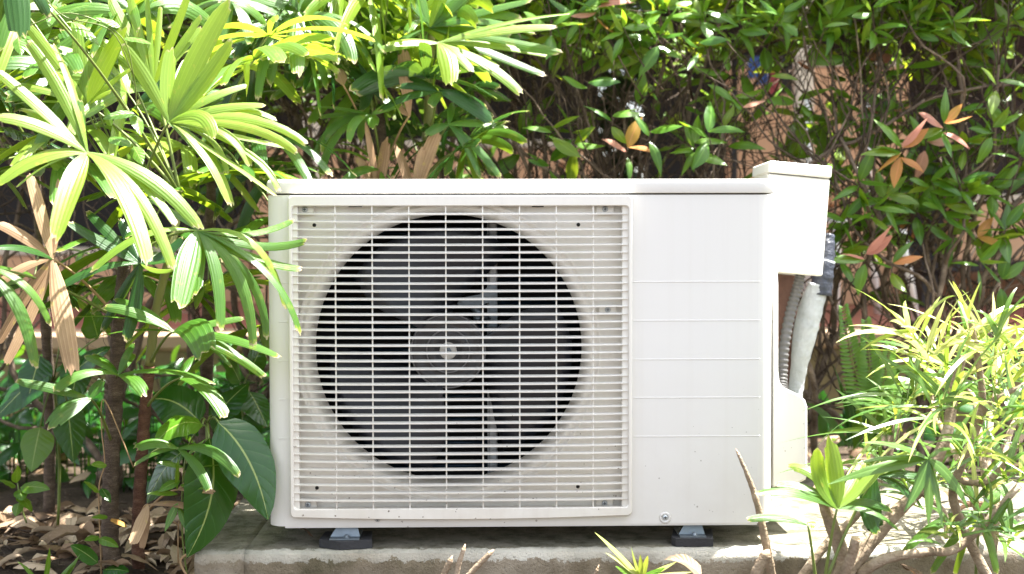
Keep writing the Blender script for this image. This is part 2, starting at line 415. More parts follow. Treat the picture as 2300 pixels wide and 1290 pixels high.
TY, TZ = 1.75, .222
t = MB().box(-9, 9, TY+.02, 7.6, -.3, TZ); solo('terrace_floor', t, M_['tile'], 'red tiled terrace floor beyond the hedge', None, (0, 0, 0), None, 'structure')
t = MB().box(-9, 9, TY-.02, TY+.02, -.3, TZ-.05); solo('retaining_wall', t, M_['retain'], 'low mossy brown retaining wall below the terrace edge', 'wall', (0, 0, 0))
t = MB().box(-9, 9, TY-.04, TY+.15, TZ-.048, TZ+.004, .01); solo('terrace_kerb', t, M_['kerb'], 'tan kerb along the terrace edge', None, (0, 0, 0), None, 'structure')

# ------------------------------------------------------------------ the air conditioner outdoor unit
HW, ZB, ZT, DEP = .40, .035, .5814, .29
ac = thing('outdoor_unit', (0, .14, 0), 'cream white air conditioner outdoor unit with round fan grille on concrete slab', 'air conditioner')
ZL = at(1168, 438, 0).z                    # seam under the lid
def X0(x, y=790): return at(x, y, 0).x
def Z0(y, x=1036): return at(x, y, 0).z
gx0, gx1, gz0, gz1 = X0(660), X0(1408), Z0(1150), Z0(452)     # opening in the front panel (hidden under grille frame)
cr = .026
mb = MB()
xa, xb = -HW+cr, HW-cr
P = [(xa, 0, ZB), (xb, 0, ZB), (xb, 0, ZL), (xa, 0, ZL), (gx0, 0, gz0), (gx1, 0, gz0), (gx1, 0, gz1), (gx0, 0, gz1)]
mb.add(P, [(0, 1, 5, 4), (1, 2, 6, 5), (2, 3, 7, 6), (3, 0, 4, 7)])
I = [(x, .016, z) for x, _, z in P[4:]]
mb.add(P[4:]+I, [(0, 1, 5, 4), (1, 2, 6, 5), (2, 3, 7, 6), (3, 0, 4, 7)])
def side(sx):
    prof = []
    for i in range(9):
        a = math.pi/2*i/8; prof.append((sx*(HW-cr+cr*math.sin(a)), cr-cr*math.cos(a)))
    prof.append((sx*HW, DEP))
    V = [(x, y, z) for z in (ZB, ZL) for x, y in prof]; n = len(prof)
    F = [(i, i+1, n+i+1, n+i) if sx > 0 else (i+1, i, n+i, n+i+1) for i in range(n-1)]
    mb.add(V, F, None, True)
side(1); side(-1)
mb.add([(-HW, DEP, ZB), (HW, DEP, ZB), (HW, DEP, ZL), (-HW, DEP, ZL)], [(3, 2, 1, 0)])
mb.add([(xa, 0, ZB), (xb, 0, ZB), (HW, cr, ZB), (HW, DEP, ZB), (-HW, DEP, ZB), (-HW, cr, ZB)], [(5, 4, 3, 2, 1, 0)])
# folded lip along the lower edge
mb.box(xa, xb, .0015, .012, ZB-.003, ZB-.0002)
part('casing', mb, M_['cream'], ac)
# lid
def rrect(x0, x1, y0, y1, r, z, n=6):
    out = []
    for cx, cy, a0 in ((x1-r, y0+r, -90), (x1-r, y1-r, 0), (x0+r, y1-r, 90), (x0+r, y0+r, 180)):
        for k in range(n+1):
            a = R(a0+90*k/n); out.append(Vector((cx+r*math.cos(a), cy+r*math.sin(a), z)))
    return out
o_ = .0022; e = .007
L = [rrect(-HW-o_+.004, HW+o_-.004, -o_+.004, DEP+o_, cr, ZL+.0022), rrect(-HW-o_, HW+o_, -o_, DEP+o_, cr+.002, ZL+.0032)]
L.append(rrect(-HW-o_, HW+o_, -o_, DEP+o_, cr+.002, ZT-e))
for a in (22, 45, 67, 90):
    q = e*(1-math.cos(R(a))); L.append(rrect(-HW-o_+q, HW+o_-q, -o_+q, DEP+o_-q, cr+.002-q, ZT-e+e*math.sin(R(a))))
lid = part('lid', MB().loops(L, True, True, True), M_['cream'], ac)
wn = lid.modifiers.new('normals', 'WEIGHTED_NORMAL'); wn.weight = 100
# embossed lines on the right panel and at the left margin
for yy in (633, 720, 807, 893, 980):
    z = at(1560, yy, 0).z
    for (a, b) in ((1423, 1707), (626, 648)):
        mb = MB(); xa_, xb_ = at(a, yy, 0).x, at(b, yy, 0).x
        pr = [(-.0001, z+.0009), (-.0006, z+.0005), (-.0006, z-.0006), (-.0001, z-.0009)]
        V = [(x, y, zz) for x in (xa_, xb_) for y, zz in pr]
        mb.add(V, [(i, i+1, 5+i, 4+i) for i in range(3)]+[(3, 2, 1, 0), (4, 5, 6, 7)])
        part('embossed_line', mb, M_['cream'], ac)
# recessed fan panel with bell-mouth
fc = at(1007, 787, .016); FR = 302/ppm(.05)
mb = MB(); n = 72; ring = []; outer = []
angs = sorted([2*math.pi*i/n for i in range(n)]+[math.atan2(z-fc.z, x-fc.x) % (2*math.pi) for x in (gx0, gx1) for z in (gz0, gz1)])
r1 = FR+.028
for a in angs:
    c, s = math.cos(a), math.sin(a)
    k = min(((gx1 if c > 0 else gx0)-fc.x)/c if abs(c) > 1e-6 else 9, ((gz1 if s > 0 else gz0)-fc.z)/s if abs(s) > 1e-6 else 9)
    ring.append((c, s)); outer.append(Vector((fc.x+c*k, .016, fc.z+s*k)))
def circ(r, y): return [Vector((fc.x+c*r, y, fc.z+s*r)) for c, s in ring]
rmax = [min(r1, (o-Vector((fc.x, .016, fc.z))).length*.995) for o in outer]
Lr = [outer, [Vector((fc.x+c*r, .016, fc.z+s*r)) for (c, s), r in zip(ring, rmax)]]
for r, y in ((FR+.0265, .013), (FR+.023, .0125), (FR+.0215, .017), (FR+.018, .018), (FR+.016, .015), (FR+.011, .0155), (FR+.006, .021), (FR+.002, .033), (FR, .05), (FR, .075)):
    Lr.append([Vector((fc.x+c*min(r, q), y, fc.z+s*min(r, q))) for (c, s), q in zip(ring, rmax)])
for k, l in enumerate(Lr): Lr[k] = l[::-1]
mb.loops(Lr, False, False, True)
part('fan_panel', mb, M_['inner_cream'], ac)
# pressed bosses with a pilot hole
for (px, py) in ((706, 506), (1299, 505), (1298, 1093), (712, 1096)):
    p = at(px, py, .016)
    part('pilot_hole', MB().lathe((p.x, .0159, p.z), (0, -1, 0), [(.0030, 0), (.0030, .0006)], 12), M_['dark'], ac)
for px, wd in ((798, 30), (1208, 26)):
    a, b = at(px-wd/2, 461, .014), at(px+wd/2, 465.5, .014)
    part('moulding_mark', MB().box(a.x, b.x, .0138, .0155, b.z, a.z), M_['dark_wood'], ac)
# added dark box, fan bay shade put into its colour; coil and tubes
zi0, zi1 = ZB+.012, ZL-.012
mb = MB(); xi0, xi1 = -HW+.012, .14
V = [(x, y, z) for y in (.02, .272) for x, z in ((xi0, zi0), (xi1, zi0), (xi1, zi1), (xi0, zi1))]
mb.add(V, [(4, 5, 6, 7), (0, 4, 7, 3), (1, 2, 6, 5), (3, 7, 6, 2), (0, 1, 5, 4)])
part('inner_shade_box', mb, M_['dark_in'], ac)
for i in range(24):
    z = zi0+.02+i*.0205
    part('coil_tube', MB().tube([(xi0+.004, .258, z), (xi1-.004, .258, z)], .0034, 6), M_['coil'], ac)
# motor bracket
bx = at(1107, 600, .17).x
mb = MB().box(bx-.0075, bx+.0075, .168, .176, zi0, zi1, .002)
mb.box(bx-.0095, bx-.0072, .176, .186, zi0, zi1); part('motor_bracket', mb, M_['galv'], ac)
hz = at(1007, 787, .1).z; hx = at(1007, 787, .1).x
mb = MB(); q = [at(*p, .160) for p in ((1020, 672), (1078, 662), (1100, 640), (1116, 640), (1116, 735), (1098, 735), (1098, 680), (1060, 690), (1030, 686))]
V = [Vector((p.x, .160, p.z)) for p in q]+[Vector((p.x, .164, p.z)) for p in q]; nq = len(q)
mb.add(V, [tuple(range(nq)), tuple(range(2*nq-1, nq-1, -1))]+[(i, nq+i, nq+(i+1) % nq, (i+1) % nq) for i in range(nq)])
part('bracket_plate', mb, M_['zinc'], ac)
mb = MB(); a, b = at(1062, 690, .15), at(1098, 722, .15); mb.tube([a, b], .006, 6)
mb.tube([at(1072, 716, .152), at(1072, 716, .140)], .007, 10); part('bracket_brace', mb, M_['zinc'], ac)
part('motor', MB().lathe((hx, .142, hz), (0, 1, 0), [(.045, 0), (.052, .006), (.052, .075), (.04, .085)], 28), M_['galv'], ac)
# fan
fan = part('fan_hub', MB().lathe((hx, .135, hz), (0, -1, 0), [(.062, 0), (.0625, .045), (.0605, .0495), (.052, .0505), (.049, .047), (.042, .046), (.036, .047), (.034, .051), (.022, .0515), (.0205, .045), (.015, .044)], 48), M_['hub'], ac)
for r_, y_ in ((.0603, .0852), (.0350, .0842)):
    part('hub_rim', MB().loops([[Vector((hx+math.cos(2*math.pi*i/48)*(r_+dr), y_+dy, hz+math.sin(2*math.pi*i/48)*(r_+dr))) for i in range(48)] for dr, dy in ((.0013, .001), (.0010, -.0012), (-.0010, -.0012), (-.0013, .001))]), M_['hub_rim'], fan)
part('hub_washer', MB().lathe((hx, .092, hz), (0, -1, 0), [(.0142, 0), (.0142, .004), (.0132, .005)], 28), M_['hubmetal'], fan)
part('hub_nut', MB().lathe((hx, .087, hz), (0, -1, 0), [(.0056, 0), (.0056, .004), (.0032, .0045), (.0032, .009), (.0025, .0095)], 6, False), M_['zinc'], fan)
for k in range(3):
    a0 = R(-6+120*k); mb = MB(); V = []; uv = []; nr, na = 9, 9
    for i in range(nr+1):
        r = .055+(.204-.055)*i/nr; tr_ = i/nr
        half = R(26+17*math.sin(min(1, tr_*1.15)*math.pi*.62)); sweep = R(-14*tr_)
        for j in range(na+1):
            sft = -1+2*j/na; a = a0+sweep+half*sft
            rr_ = r*(1-.05*max(0, abs(sft)-.6)/.4*tr_)
            y = .112-.034*sft*(1-.25*tr_)-.008*(1-sft*sft)
            V.append((hx+rr_*math.cos(a), y, hz+rr_*math.sin(a)))
    F = [(i*(na+1)+j, i*(na+1)+j+1, (i+1)*(na+1)+j+1, (i+1)*(na+1)+j) for i in range(nr) for j in range(na)]
    mb.add(V, F, None, True)
    bl = part('fan_blade', mb, M_['fan'], fan)
    sm = bl.modifiers.new('thickness', 'SOLIDIFY'); sm.thickness = .003; sm.offset = 0
# grille: frame, side columns, slats, bars
def frame_loop(ix, iz, y, bow):
    x0, x1, z0, z1 = X0(652)+ix[0], X0(1418)-ix[1], Z0(1157)+iz[0], Z0(440)-iz[1]; r = .006; out = []
    for cx, cz, s in ((x1-r, z0+r, -90), (x1-r, z1-r, 0), (x0+r, z1-r, 90), (x0+r, z0+r, 180)):
        for k in range(5):
            a = R(s+90*k/4); out.append(Vector((cx+r*math.cos(a), y, cz+r*math.sin(a))))
        if s == 180:
            for k in range(1, 12): out.append(Vector((x0+r+(x1-x0-2*r)*k/12, y, z0)))
    for p in out:
        if p.z < (z0+z1)/2 and bow:
            u = (p.x-(x0+x1)/2)/((x1-x0)/2); p.z -= .005*(1-u*u)
    return out
GP = -.0135
L = [frame_loop((0, 0), (0, 0), -.0003, 1), frame_loop((0, 0), (0, 0), GP+.002, 1), frame_loop((.0012, .0012), (.0012, .0012), GP, 1),
     frame_loop((.0045, .0045), (.0120, .0150), GP, 0), frame_loop((.0055, .0055), (.0132, .0162), GP+.0015, 0), frame_loop((.0055, .0055), (.0132, .0162), .003, 0)]
grf = part('grille_frame', MB().loops(L, False, False, False), M_['grille'], ac)
zlo, zhi = Z0(1143), Z0(458)
for a, b in ((655, 672), (1396, 1415)):
    part('side_column', MB().box(X0(a), X0(b), GP+.006, .004, zlo, zhi, .0012), M_['grille'], grf)
sx0, sx1 = at(657, 790, GP).x, at(1411, 790, GP).x
NS = 38
for i in range(NS):
    yy = 480.5+(1124-480.5)*i/(NS-1)
    z = at(1036, yy, GP).z; mb = MB(); dz = rnd.uniform(-.0002, .0002)
    n = 8; rows = []
    for k in range(n+1):
        s = k/n; x = sx0+(sx1-sx0)*s; u = 2*s-1
        yb = GP-.0015*(1-u*u) + (.004 if k in (0, n) else 0)
        th = .0010 if 0 < k < n else .0006
        zz = z+dz+.0010*(abs(u)**3)*(1 if u < 0 else .5)
        rows.append([(x, yb, zz-.0009-th), (x, yb-.0002, zz-.0009+th*.6), (x, yb+.0080, zz+.0009+th), (x, yb+.0080, zz+.0007-th*.5)])
    mb.loops(rows, True, True, False); mb.f = [f[::-1] for f in mb.f]
    part('slat', mb, M_['grille'], grf)
for k in range(8):
    x = at(755+82.4*k, 790, -.004).x
    part('vertical_bar', MB().box(x-.0010, x+.0010, GP+.004, GP+.010, zlo+.001, zhi-.001), M_['grille'], grf)
# screws
def screw(px, py, Y, parent, r=.0046):
    p = at(px, py, Y); s = part('screw', MB().lathe((p.x, Y, p.z), (0, -1, 0), [(r, 0), (r, .0012), (r*.7, .0026), (r*.3, .003)], 14), M_['screw'], parent)
    mb = MB().box(p.x-r*.5, p.x+r*.5, Y-.0035, Y-.0029, p.z-r*.12, p.z+r*.12); mb.box(p.x-r*.12, p.x+r*.12, Y-.0036, Y-.0030, p.z-r*.5, p.z+r*.5)
    part('screw_recess', mb, M_['dark'], s)
for px, py in ((685, 471), (1359, 470), (1365, 696), (692, 1133), (1358, 1130)):
    p = at(px, py, .006)
    b = part('screw_tab', MB().box(p.x-.014, p.x+.014, .006, .0158, p.z-.008, p.z+.008, .001), M_['grille'], grf)
    screw(px, py, .006, b)
screw(848, 1166, -.0002, ac)
p = at(1494, 1163, 0); b = part('screw_boss', MB().lathe((p.x, -.0002, p.z), (0, -1, 0), [(.0095, 0), (.0085, .0012), (.006, .0014), (.0055, .0006)], 20), M_['cream'], ac)
screw(1494, 1162, -.001, b, .0042)
# side valve cover (bulging box on the right flank)
cov = []
for (px, py) in ((1737, 600), (1746, 606), (1748, 640), (1748, 835), (1751, 858), (1761, 873), (1780, 882), (1798, 889), (1809, 899), (1814, 914), (1814, 1066), (1810, 1078), (1800, 1083), (1737, 1095)):
    p = at(px, py, .10); cov.append(Vector((max(p.x, HW-.004), 0, p.z)))
inn = Vector((HW, 0, .2))
def cl(y, k): return [Vector((max(HW-.004, HW+(p.x-HW)*(1-k)), y, .22+(p.z-.22)*(1-k*.35))) for p in cov]
mb = MB().loops([cl(.094, .06), cl(.098, .015), cl(.106, 0), cl(.262, 0), cl(.268, .05)], True, True, False); mb.f = [f[::-1] for f in mb.f]
part('valve_cover', mb, M_['cream'], ac)
p = at(1743, 545, .05); part('side_button', MB().lathe((HW-.001, .05, p.z), (1, 0, 0), [(.010, 0), (.009, .003), (.005, .0042)], 16), M_['cream'], ac)
# rear coil guard seen as a dark strip at the left edge
part('rear_coil_guard', MB().box(-HW-.010, -HW-.001, .20, .30, .12, .33, .002), M_['dark_in'], ac)
# feet
def foot(c, w_px, pad):
    a, b = at(c-w_px/2, 1190, .012), at(c+w_px/2, 1190, .012)
    mb = MB(); t = .004
    V = [(a.x+.004, .012, ZB-.0035), (b.x-.004, .012, ZB-.0035), (b.x, -.004+.012, .0165), (a.x-.006, -.004+.012, .0165)]
    V += [(x, y+.0025, z) for x, y, z in V]
    mb.add(V, [(0, 3, 2, 1), (4, 5, 6, 7), (0, 1, 5, 4), (1, 2, 6, 5), (2, 3, 7, 6), (3, 0, 4, 7)])
    mb.box(a.x-.006, b.x, -.008, .06, .0142, .0165)
    f = part('foot_bracket', mb, M_['zinc'], ac)
    part('foot_bolt', MB().lathe(((a.x+b.x)/2, -.001, .0165), (0, 0, 1), [(.0055, 0), (.0055, .001), (.0038, .0012), (.0038, .004), (.002, .0048)], 10), M_['zinc'], f)
    mb = MB(); n = len(pad)
    mb.loops([[Vector((x, y, .0008)) for x, y in pad], [Vector((x, y, .0132)) for x, y in pad], [Vector((x*.97+.03*sum(q[0] for q in pad)/n, y+.001, .0140)) for x, y in pad]], True, True, False)
    part('rubber_pad', mb, M_['rubber'], f)
def padpts(l): return [(at(px, py, Y).x, Y) for px, py, Y in l]
foot(780, 58, padpts([(717, 1212, .004), (764, 1228, -.0175), (836, 1214, -.006), (836, 1214, .06), (730, 1205, .06)]))
foot(1557, 50, padpts([(1508, 1212, .004), (1518, 1216, -.012), (1602, 1214, -.012), (1600, 1210, .06), (1512, 1210, .06)]))
mb = MB().box(HW-.02, HW+.03, .17, .24, .001, ZB-.001, .002); part('rear_foot', mb, M_['rubber'], ac)

# ------------------------------------------------------------------ isolator box, post, conduit, wrapped pipe
bY = .33
c = at(1780, 494, bY); hw_, hh_ = 71/ppm(bY), 122/ppm(bY)
box_root = thing('isolator_box', (c.x, bY, c.z), 'tilted beige metal switch box behind the right end of the white unit', 'switch box')
Tm = Matrix.Translation(c) @ Euler((R(-3), R(5.2), R(4)), 'XYZ').to_matrix().to_4x4()
def tb(*a, b=.003):
    mb = MB().box(*a, b); mb.v = [Tm @ v for v in mb.v]; return mb
part('box_body', tb(-hw_+.003, hw_-.003, 0, .085, -hh_+.002, hh_-.002), M_['beige_box'], box_root)
part('box_cover', tb(-hw_, hw_, -.022, -.001, -hh_, hh_-.021, b=.0025), M_['beige_box'], box_root)
part('top_flange', tb(-hw_-.001, hw_+.001, -.026, .088, hh_-.019, hh_+.002, b=.0025), M_['beige_box'], box_root)
lug = MB(); 
lug = tb(-hw_+.012, -hw_+.030, -.004, .0, -hh_-.016, -hh_+.001, b=.0012)
lg = part('mounting_lug', lug, M_['beige_box'], box_root)
mb = MB().lathe((-hw_+.021, -.0045, -hh_-.008), (0, -1, 0), [(.003, 0), (.003, .0005)], 10); mb.v = [Tm @ v for v in mb.v]; part('lug_hole', mb, M_['dark'], lg)
pY = .43
a, b = at(1748, 600, pY), at(1784, 1080, pY)
solo('support_post', MB().box(a.x, b.x, pY, pY+.03, -.0, a.z+.1, .002), M_['rust'], 'rusty brown steel post behind the grey conduit', 'post', (a.x, pY, 0))
pts = crom([at(1800, 600, .37), at(1793, 640, .37), at(1776, 700, .37), at(1761, 780, .36), at(1757, 850, .35), at(1757, 890, .33), at(1756, 930, .30)], 6)
rr = []; 
N_ = len(pts)
P2 = []; R2 = []
for i in range(N_-1):
    for k in range(4):
        P2.append(pts[i].lerp(pts[i+1], k/4)); R2.append((.0082, .0104, .0108, .0092)[k])
solo('flexible_conduit', MB().tube(P2, R2, 12), M_['conduit'], 'grey corrugated flexible conduit running down from the switch box', 'conduit', tuple(at(1757, 900, .33)))
pp = thing('wrapped_pipe', tuple(at(1790, 900, .42)), 'insulated pipe bundle wrapped in dirty white and black tape beside the conduit', 'pipe')
ctr = crom([at(1838, 640, .42), at(1822, 690, .42), at(1808, 750, .42), at(1797, 810, .42), at(1788, 870, .42), at(1782, 930, .40)], 7)
n = len(ctr); rad = [.019+.006*math.sin(min(1, i/n*1.6)*math.pi)-.006*(i/n)+(.0009 if i % 4 == 0 else 0) for i in range(n)]
part('white_wrap', MB().tube(ctr, rad, 14, .03), M_['tape_white'], pp)
ctr = crom([at(1842, 662, .42), at(1848, 620, .42), at(1855, 570, .43), at(1858, 530, .44)], 6); n = len(ctr)
part('black_wrap', MB().tube(ctr, [.021-.007*i/n+(.0016 if i % 3 == 0 else 0) for i in range(n)], 12, .08), M_['tape_black'], pp)
part('white_tie', MB().tube([at(1853, 592, .425), at(1855, 584, .425)], .0185, 12), M_['tape_white'], pp)

# ------------------------------------------------------------------ the terrace behind the hedge
Tz = TZ+.004
solo('added_shade_roof', MB().box(-6, 6, 2.0, 7.4, 2.35, 2.5), M_['dark_wood'], 'added dark roof out of view that shades the terrace', None, (0, 2, 2.35), None, 'structure')  # unseen roof, added above the view to darken the terrace
for px, wd in ((1808, 40), (700, 40)):
    a, b = at(px-wd/2, 400, 2.6), at(px+wd/2, 400, 2.6)
    solo('roof_post', MB().box(a.x, b.x, 2.6, 2.66, Tz, 2.35, .006), M_['cream_post'],
         'cream roof post standing between the hedge stems behind the switch box' if px > 1500 else 'cream roof post behind the lady palm clump', 'post', (a.x, 2.6, Tz))
# low peach garden walls on the terrace
def wall(px0, px1, pytop, Y, label):
    a, b = at(px0, pytop, Y), at(px1, pytop, Y)
    r = thing('garden_wall', (a.x, Y, Tz), label, 'wall')
    part('wall_panel', MB().box(a.x, b.x, Y, Y+.1, Tz, a.z-.03), M_['peach'], r)
    part('coping', MB().box(a.x-.01, b.x+.01, Y-.015, Y+.115, a.z-.028, a.z+.006, .006), M_['cream_post'], r)
wall(1640, 2040, 135, 3.2, 'tall peach rendered wall seen through the hedge above the switch box')
wall(-200, 560, 560, 3.6, 'low peach wall behind the lady palm stems at the left')
wall(565, 1330, 318, 3.4, 'peach rendered wall behind the lady palm clump above the unit')
wall(2140, 2700, 440, 3.3, 'low peach wall at the far right behind the hedge')
# white tubular chair with wooden seat and back
ch = thing('garden_chair', (at(1940, 700, 2.3).x, 2.3, Tz), 'white tubular garden chair with tan wooden seat behind the hedge', 'chair')
sz = at(1950, 498, 2.2).z
xl, xr = at(1872, 498, 2.2).x, at(2012, 498, 2.2).x
part('seat', MB().box(xl+.01, xr-.01, 2.15, 2.5, sz+.012, sz+.035, .006), M_['bench_wood'], ch)
part('seat_rail', MB().tube([(xl, 2.15, sz), (xr, 2.15, sz), (xr, 2.5, sz), (xl, 2.5, sz), (xl, 2.15, sz)], .011, 8), M_['white_metal'], ch)
for x, y, dx, dy in ((xl, 2.15, -.01, -.02), (xr, 2.15, .045, -.02), (xl, 2.5, -.01, .05), (xr, 2.5, .045, .05)):
    part('leg', MB().tube([(x, y, sz+.008), (x+dx, y+dy, Tz)], .013, 8), M_['white_metal'], ch)
part('backrest', MB().box(xl, xr, 2.5, 2.53, sz+.05, sz+.13, .012), M_['bench_wood'], ch)
part('back_post', MB().tube([(xl, 2.51, sz), (xl, 2.56, sz+.42)], .011, 8), M_['white_metal'], ch)
part('back_post', MB().tube([(xr, 2.51, sz), (xr+.01, 2.56, sz+.42)], .011, 8), M_['white_metal'], ch)
# a long low dark bench further in, with folded cloths
be = thing('terrace_bench', (at(2200, 600, 3.0).x, 3.0, Tz), 'long dark bench on the red terrace floor at the right', 'bench')
a, b = at(2050, 600, 3.0), at(2450, 600, 3.0)
part('bench_seat', MB().box(a.x, b.x, 2.9, 3.25, Tz+.13, Tz+.17, .005), M_['dark_wood'], be)
for x in (a.x+.05, b.x-.05): part('bench_leg', MB().box(x-.03, x+.03, 2.95, 3.2, Tz, Tz+.129), M_['dark_wood'], be)
bl = thing('laundry_rack', tuple(at(1720, 230, 2.9)), 'dark rack with blue and red cloths hanging behind the hedge', 'rack')
a, b = at(1650, 130, 2.9), at(1790, 130, 2.9)
part('rack_rail', MB().tube([a, b], .012, 6), M_['dark_wood'], bl)
for x in (a.x, b.x): part('rack_post', MB().tube([(x, a.y, a.z), (x, a.y, Tz)], .012, 6), M_['dark_wood'], bl)
for px, wd, y1, m in ((1712, 26, 190, 'bluecloth'), (1690, 16, 175, 'bluecloth'), (1740, 18, 215, 'redcloth'), (1768, 22, 210, 'dark_wood')):
    p, q = at(px-wd/2, 128, 2.89), at(px+wd/2, y1, 2.89)
    part('hanging_cloth', MB().box(p.x, q.x, 2.885, 2.915, q.z, p.z), M_[m], bl)
solo('house_wall', MB().box(-6, at(1345, 300, 7.4).x, 7.4, 7.5, Tz, 2.35), M_['dark_wood'], 'dark house wall at the back of the terrace on the left', 'wall', (-6, 7.4, Tz))
solo('house_wall', MB().box(at(1450, 300, 7.4).x, 6, 7.4, 7.5, Tz, 2.35), M_['dark_wood'], 'dark house wall at the back of the terrace on the right', 'wall', (6, 7.4, Tz))
# far trees beyond the terrace: one dark mass
mb = MB(); V = []; F = []
for i in range(34000):
    c = Vector((rnd.uniform(-5, 5.4), rnd.uniform(7.7, 9.0), rnd.uniform(.0, 4.6)))
    s = rnd.uniform(.06, .13); q = Euler((rnd.uniform(0, 6.3), rnd.uniform(0, 6.3), rnd.uniform(0, 6.3))).to_matrix()
    k = len(V); V += [c+q@Vector(p)*s for p in ((-.45, 0, 0), (0, -1, .1), (.45, 0, 0), (0, 1, .1))]; F.append((k, k+1, k+2, k+3))
mb.add(V, F)
solo('far_foliage', mb, M_['far'], 'dark mass of far foliage behind the terrace', 'foliage', (0, 7.7, 0), None, 'stuff')

# ------------------------------------------------------------------ leaves
ZUP = Vector((0, 0, 1))
def p_palm(t): return (.20+.80*math.sin(t/.5*math.pi/2)) if t < .5 else 1-.34*((t-.5)/.5)**2
def p_lance(t): return max(.03, math.sin(math.pi*min(1, t**.85))**.85)
def p_ovate(t): return max(.02, math.sin(math.pi*t**.72)**.72)
def p_strap(t): return max(.04, min(1, .25+t*3.2)*(1-t**3.2))
def leaf(P0, P1, P2, wd, prof, nc=4, ns=8, fold=.12, pleat=0, face=None, roll=0, twist=0, jag=0, wave=0):
    """a blade along a curved midrib; nc strips across, ns along"""
    mb = MB(); V = []; uv = []; F = []
    if face is None: face = ((CAM-P0).normalized()*.62+ZUP*.72+Vector((.15, 0, 0))).normalized()
    for i in range(ns+1):
        t = i/ns; c = P0*(1-t)**2+P1*2*t*(1-t)+P2*t*t
        tan = (P1-P0)*(1-t)+(P2-P1)*t
        if tan.length < 1e-8: tan = P2-P0
        tan.normalize(); n = face-tan*face.dot(tan)
        if n.length < .05: n = Vector((0, -1, .3))-tan*Vector((0, -1, .3)).dot(tan)
        n.normalize(); n = Matrix.Rotation(roll+twist*t, 3, tan) @ n; s = tan.cross(n)
        hw2 = wd*.5*prof(t)
        for j in range(nc+1):
            u = -1+2*j/nc
            z = -fold*abs(u)*hw2*2 + pleat*hw2*(1 if j % 2 else -1) + wave*hw2*math.sin(t*17+(0 if u > 0 else 1.6)+wd*900)*abs(u)
            p = c+s*(u*hw2)+n*z
            if jag and i == ns: p += tan*rnd.uniform(-jag, jag*.6)*wd - tan*wd*.35*abs(u)**2
            V.append(p); uv.append(((u+1)/2, t))
    for i in range(ns):
        for j in range(nc): F.append((i*(nc+1)+j, i*(nc+1)+j+1, (i+1)*(nc+1)+j+1, (i+1)*(nc+1)+j))
    return mb.add(V, F, uv, True)
def palm_leaflet(P0, P1, P2, wd, mat, parent, face=None, roll=0):
    return part('leaflet', leaf(P0, P1, P2, wd, p_palm, 6, 9, .10, .035, face, roll, rnd.uniform(-.5, .5), .28), mat, parent)
def petiole(root, base, hub, r, mat, sag=.0):
    mid = base.lerp(hub, .55)+ZUP*(hub-base).length*.12
    pts = bez(base, mid, hub, 8)
    return part('frond', MB().tube(pts, [r*(1.25-.5*i/8) for i in range(9)], 6), mat, root)
def frond_px(root, hub, Y, base, leaflets, mat='palm', pet='petiole', r=.0022):
    """a frond laid out from the photograph: hub and leaflet tips, each with its own depth"""
    H = at(hub[0], hub[1], Y); pm = petiole(root, base, H, r, M_[pet])
    for L in leaflets:
        tx, ty, wd = L[:3]; cx, cy = L[3] if len(L) > 3 and L[3] else (None, None)
        dY = L[4] if len(L) > 4 and L[4] is not None else rnd.uniform(-.07, .01)
        m = L[5] if len(L) > 5 else mat
        if cx is None:
            ln = math.hypot(tx-hub[0], ty-hub[1]); cx, cy = (tx+hub[0])/2, (ty+hub[1])/2-.16*ln
        palm_leaflet(H, at(cx, cy, Y+dY*.45), at(tx, ty, Y+dY), wd*.83/ppm(Y+dY*.6), M_[m], pm, None, rnd.uniform(-.35, .35))
        if len(leaflets) >= 5 and pet == 'petiole' and rnd.random() < .38:       # narrower leaflets between the large ones
            a = rnd.choice((-1, 1))*R(rnd.uniform(9, 17)); k = rnd.uniform(.75, .95); ca, sa = math.cos(a)*k, math.sin(a)*k
            rot = lambda x, y: (hub[0]+(x-hub[0])*ca-(y-hub[1])*sa, hub[1]+(x-hub[0])*sa+(y-hub[1])*ca)
            palm_leaflet(H, at(*rot(cx, cy), Y+.02), at(*rot(tx, ty), Y+dY+.04), wd*.68/ppm(Y), M_[m], pm, None, rnd.uniform(-.35, .35))
    return pm
def frond_free(root, hub, base, axis, n, L, wd, spread, droop, mat, pet='petiole', nrm=None, r=.0018):
    pm = petiole(root, base, hub, r, M_[pet]); axis = axis.normalized()
    nrm = nrm or Vector((rnd.uniform(-.3, .3), -.55, .8)); nrm = (nrm-axis*nrm.dot(axis)).normalized(); sd_ = axis.cross(nrm)
    for i in range(n):
        a = -spread+2*spread*(i+.5)/n+rnd.uniform(-.08, .08); d = axis*math.cos(a)+sd_*math.sin(a)
        Li = L*rnd.uniform(.8, 1.08)*(1-.15*abs(a)/max(spread, .1)); dr = droop*rnd.uniform(.5, 1.2)
        P2 = hub+d*Li-ZUP*dr*Li; P1 = hub+d*Li*.55+nrm*Li*.07
        palm_leaflet(hub, P1, P2, wd*rnd.uniform(.75, 1.15), M_[mat], pm, nrm, rnd.uniform(-.3, .3))
    return pm

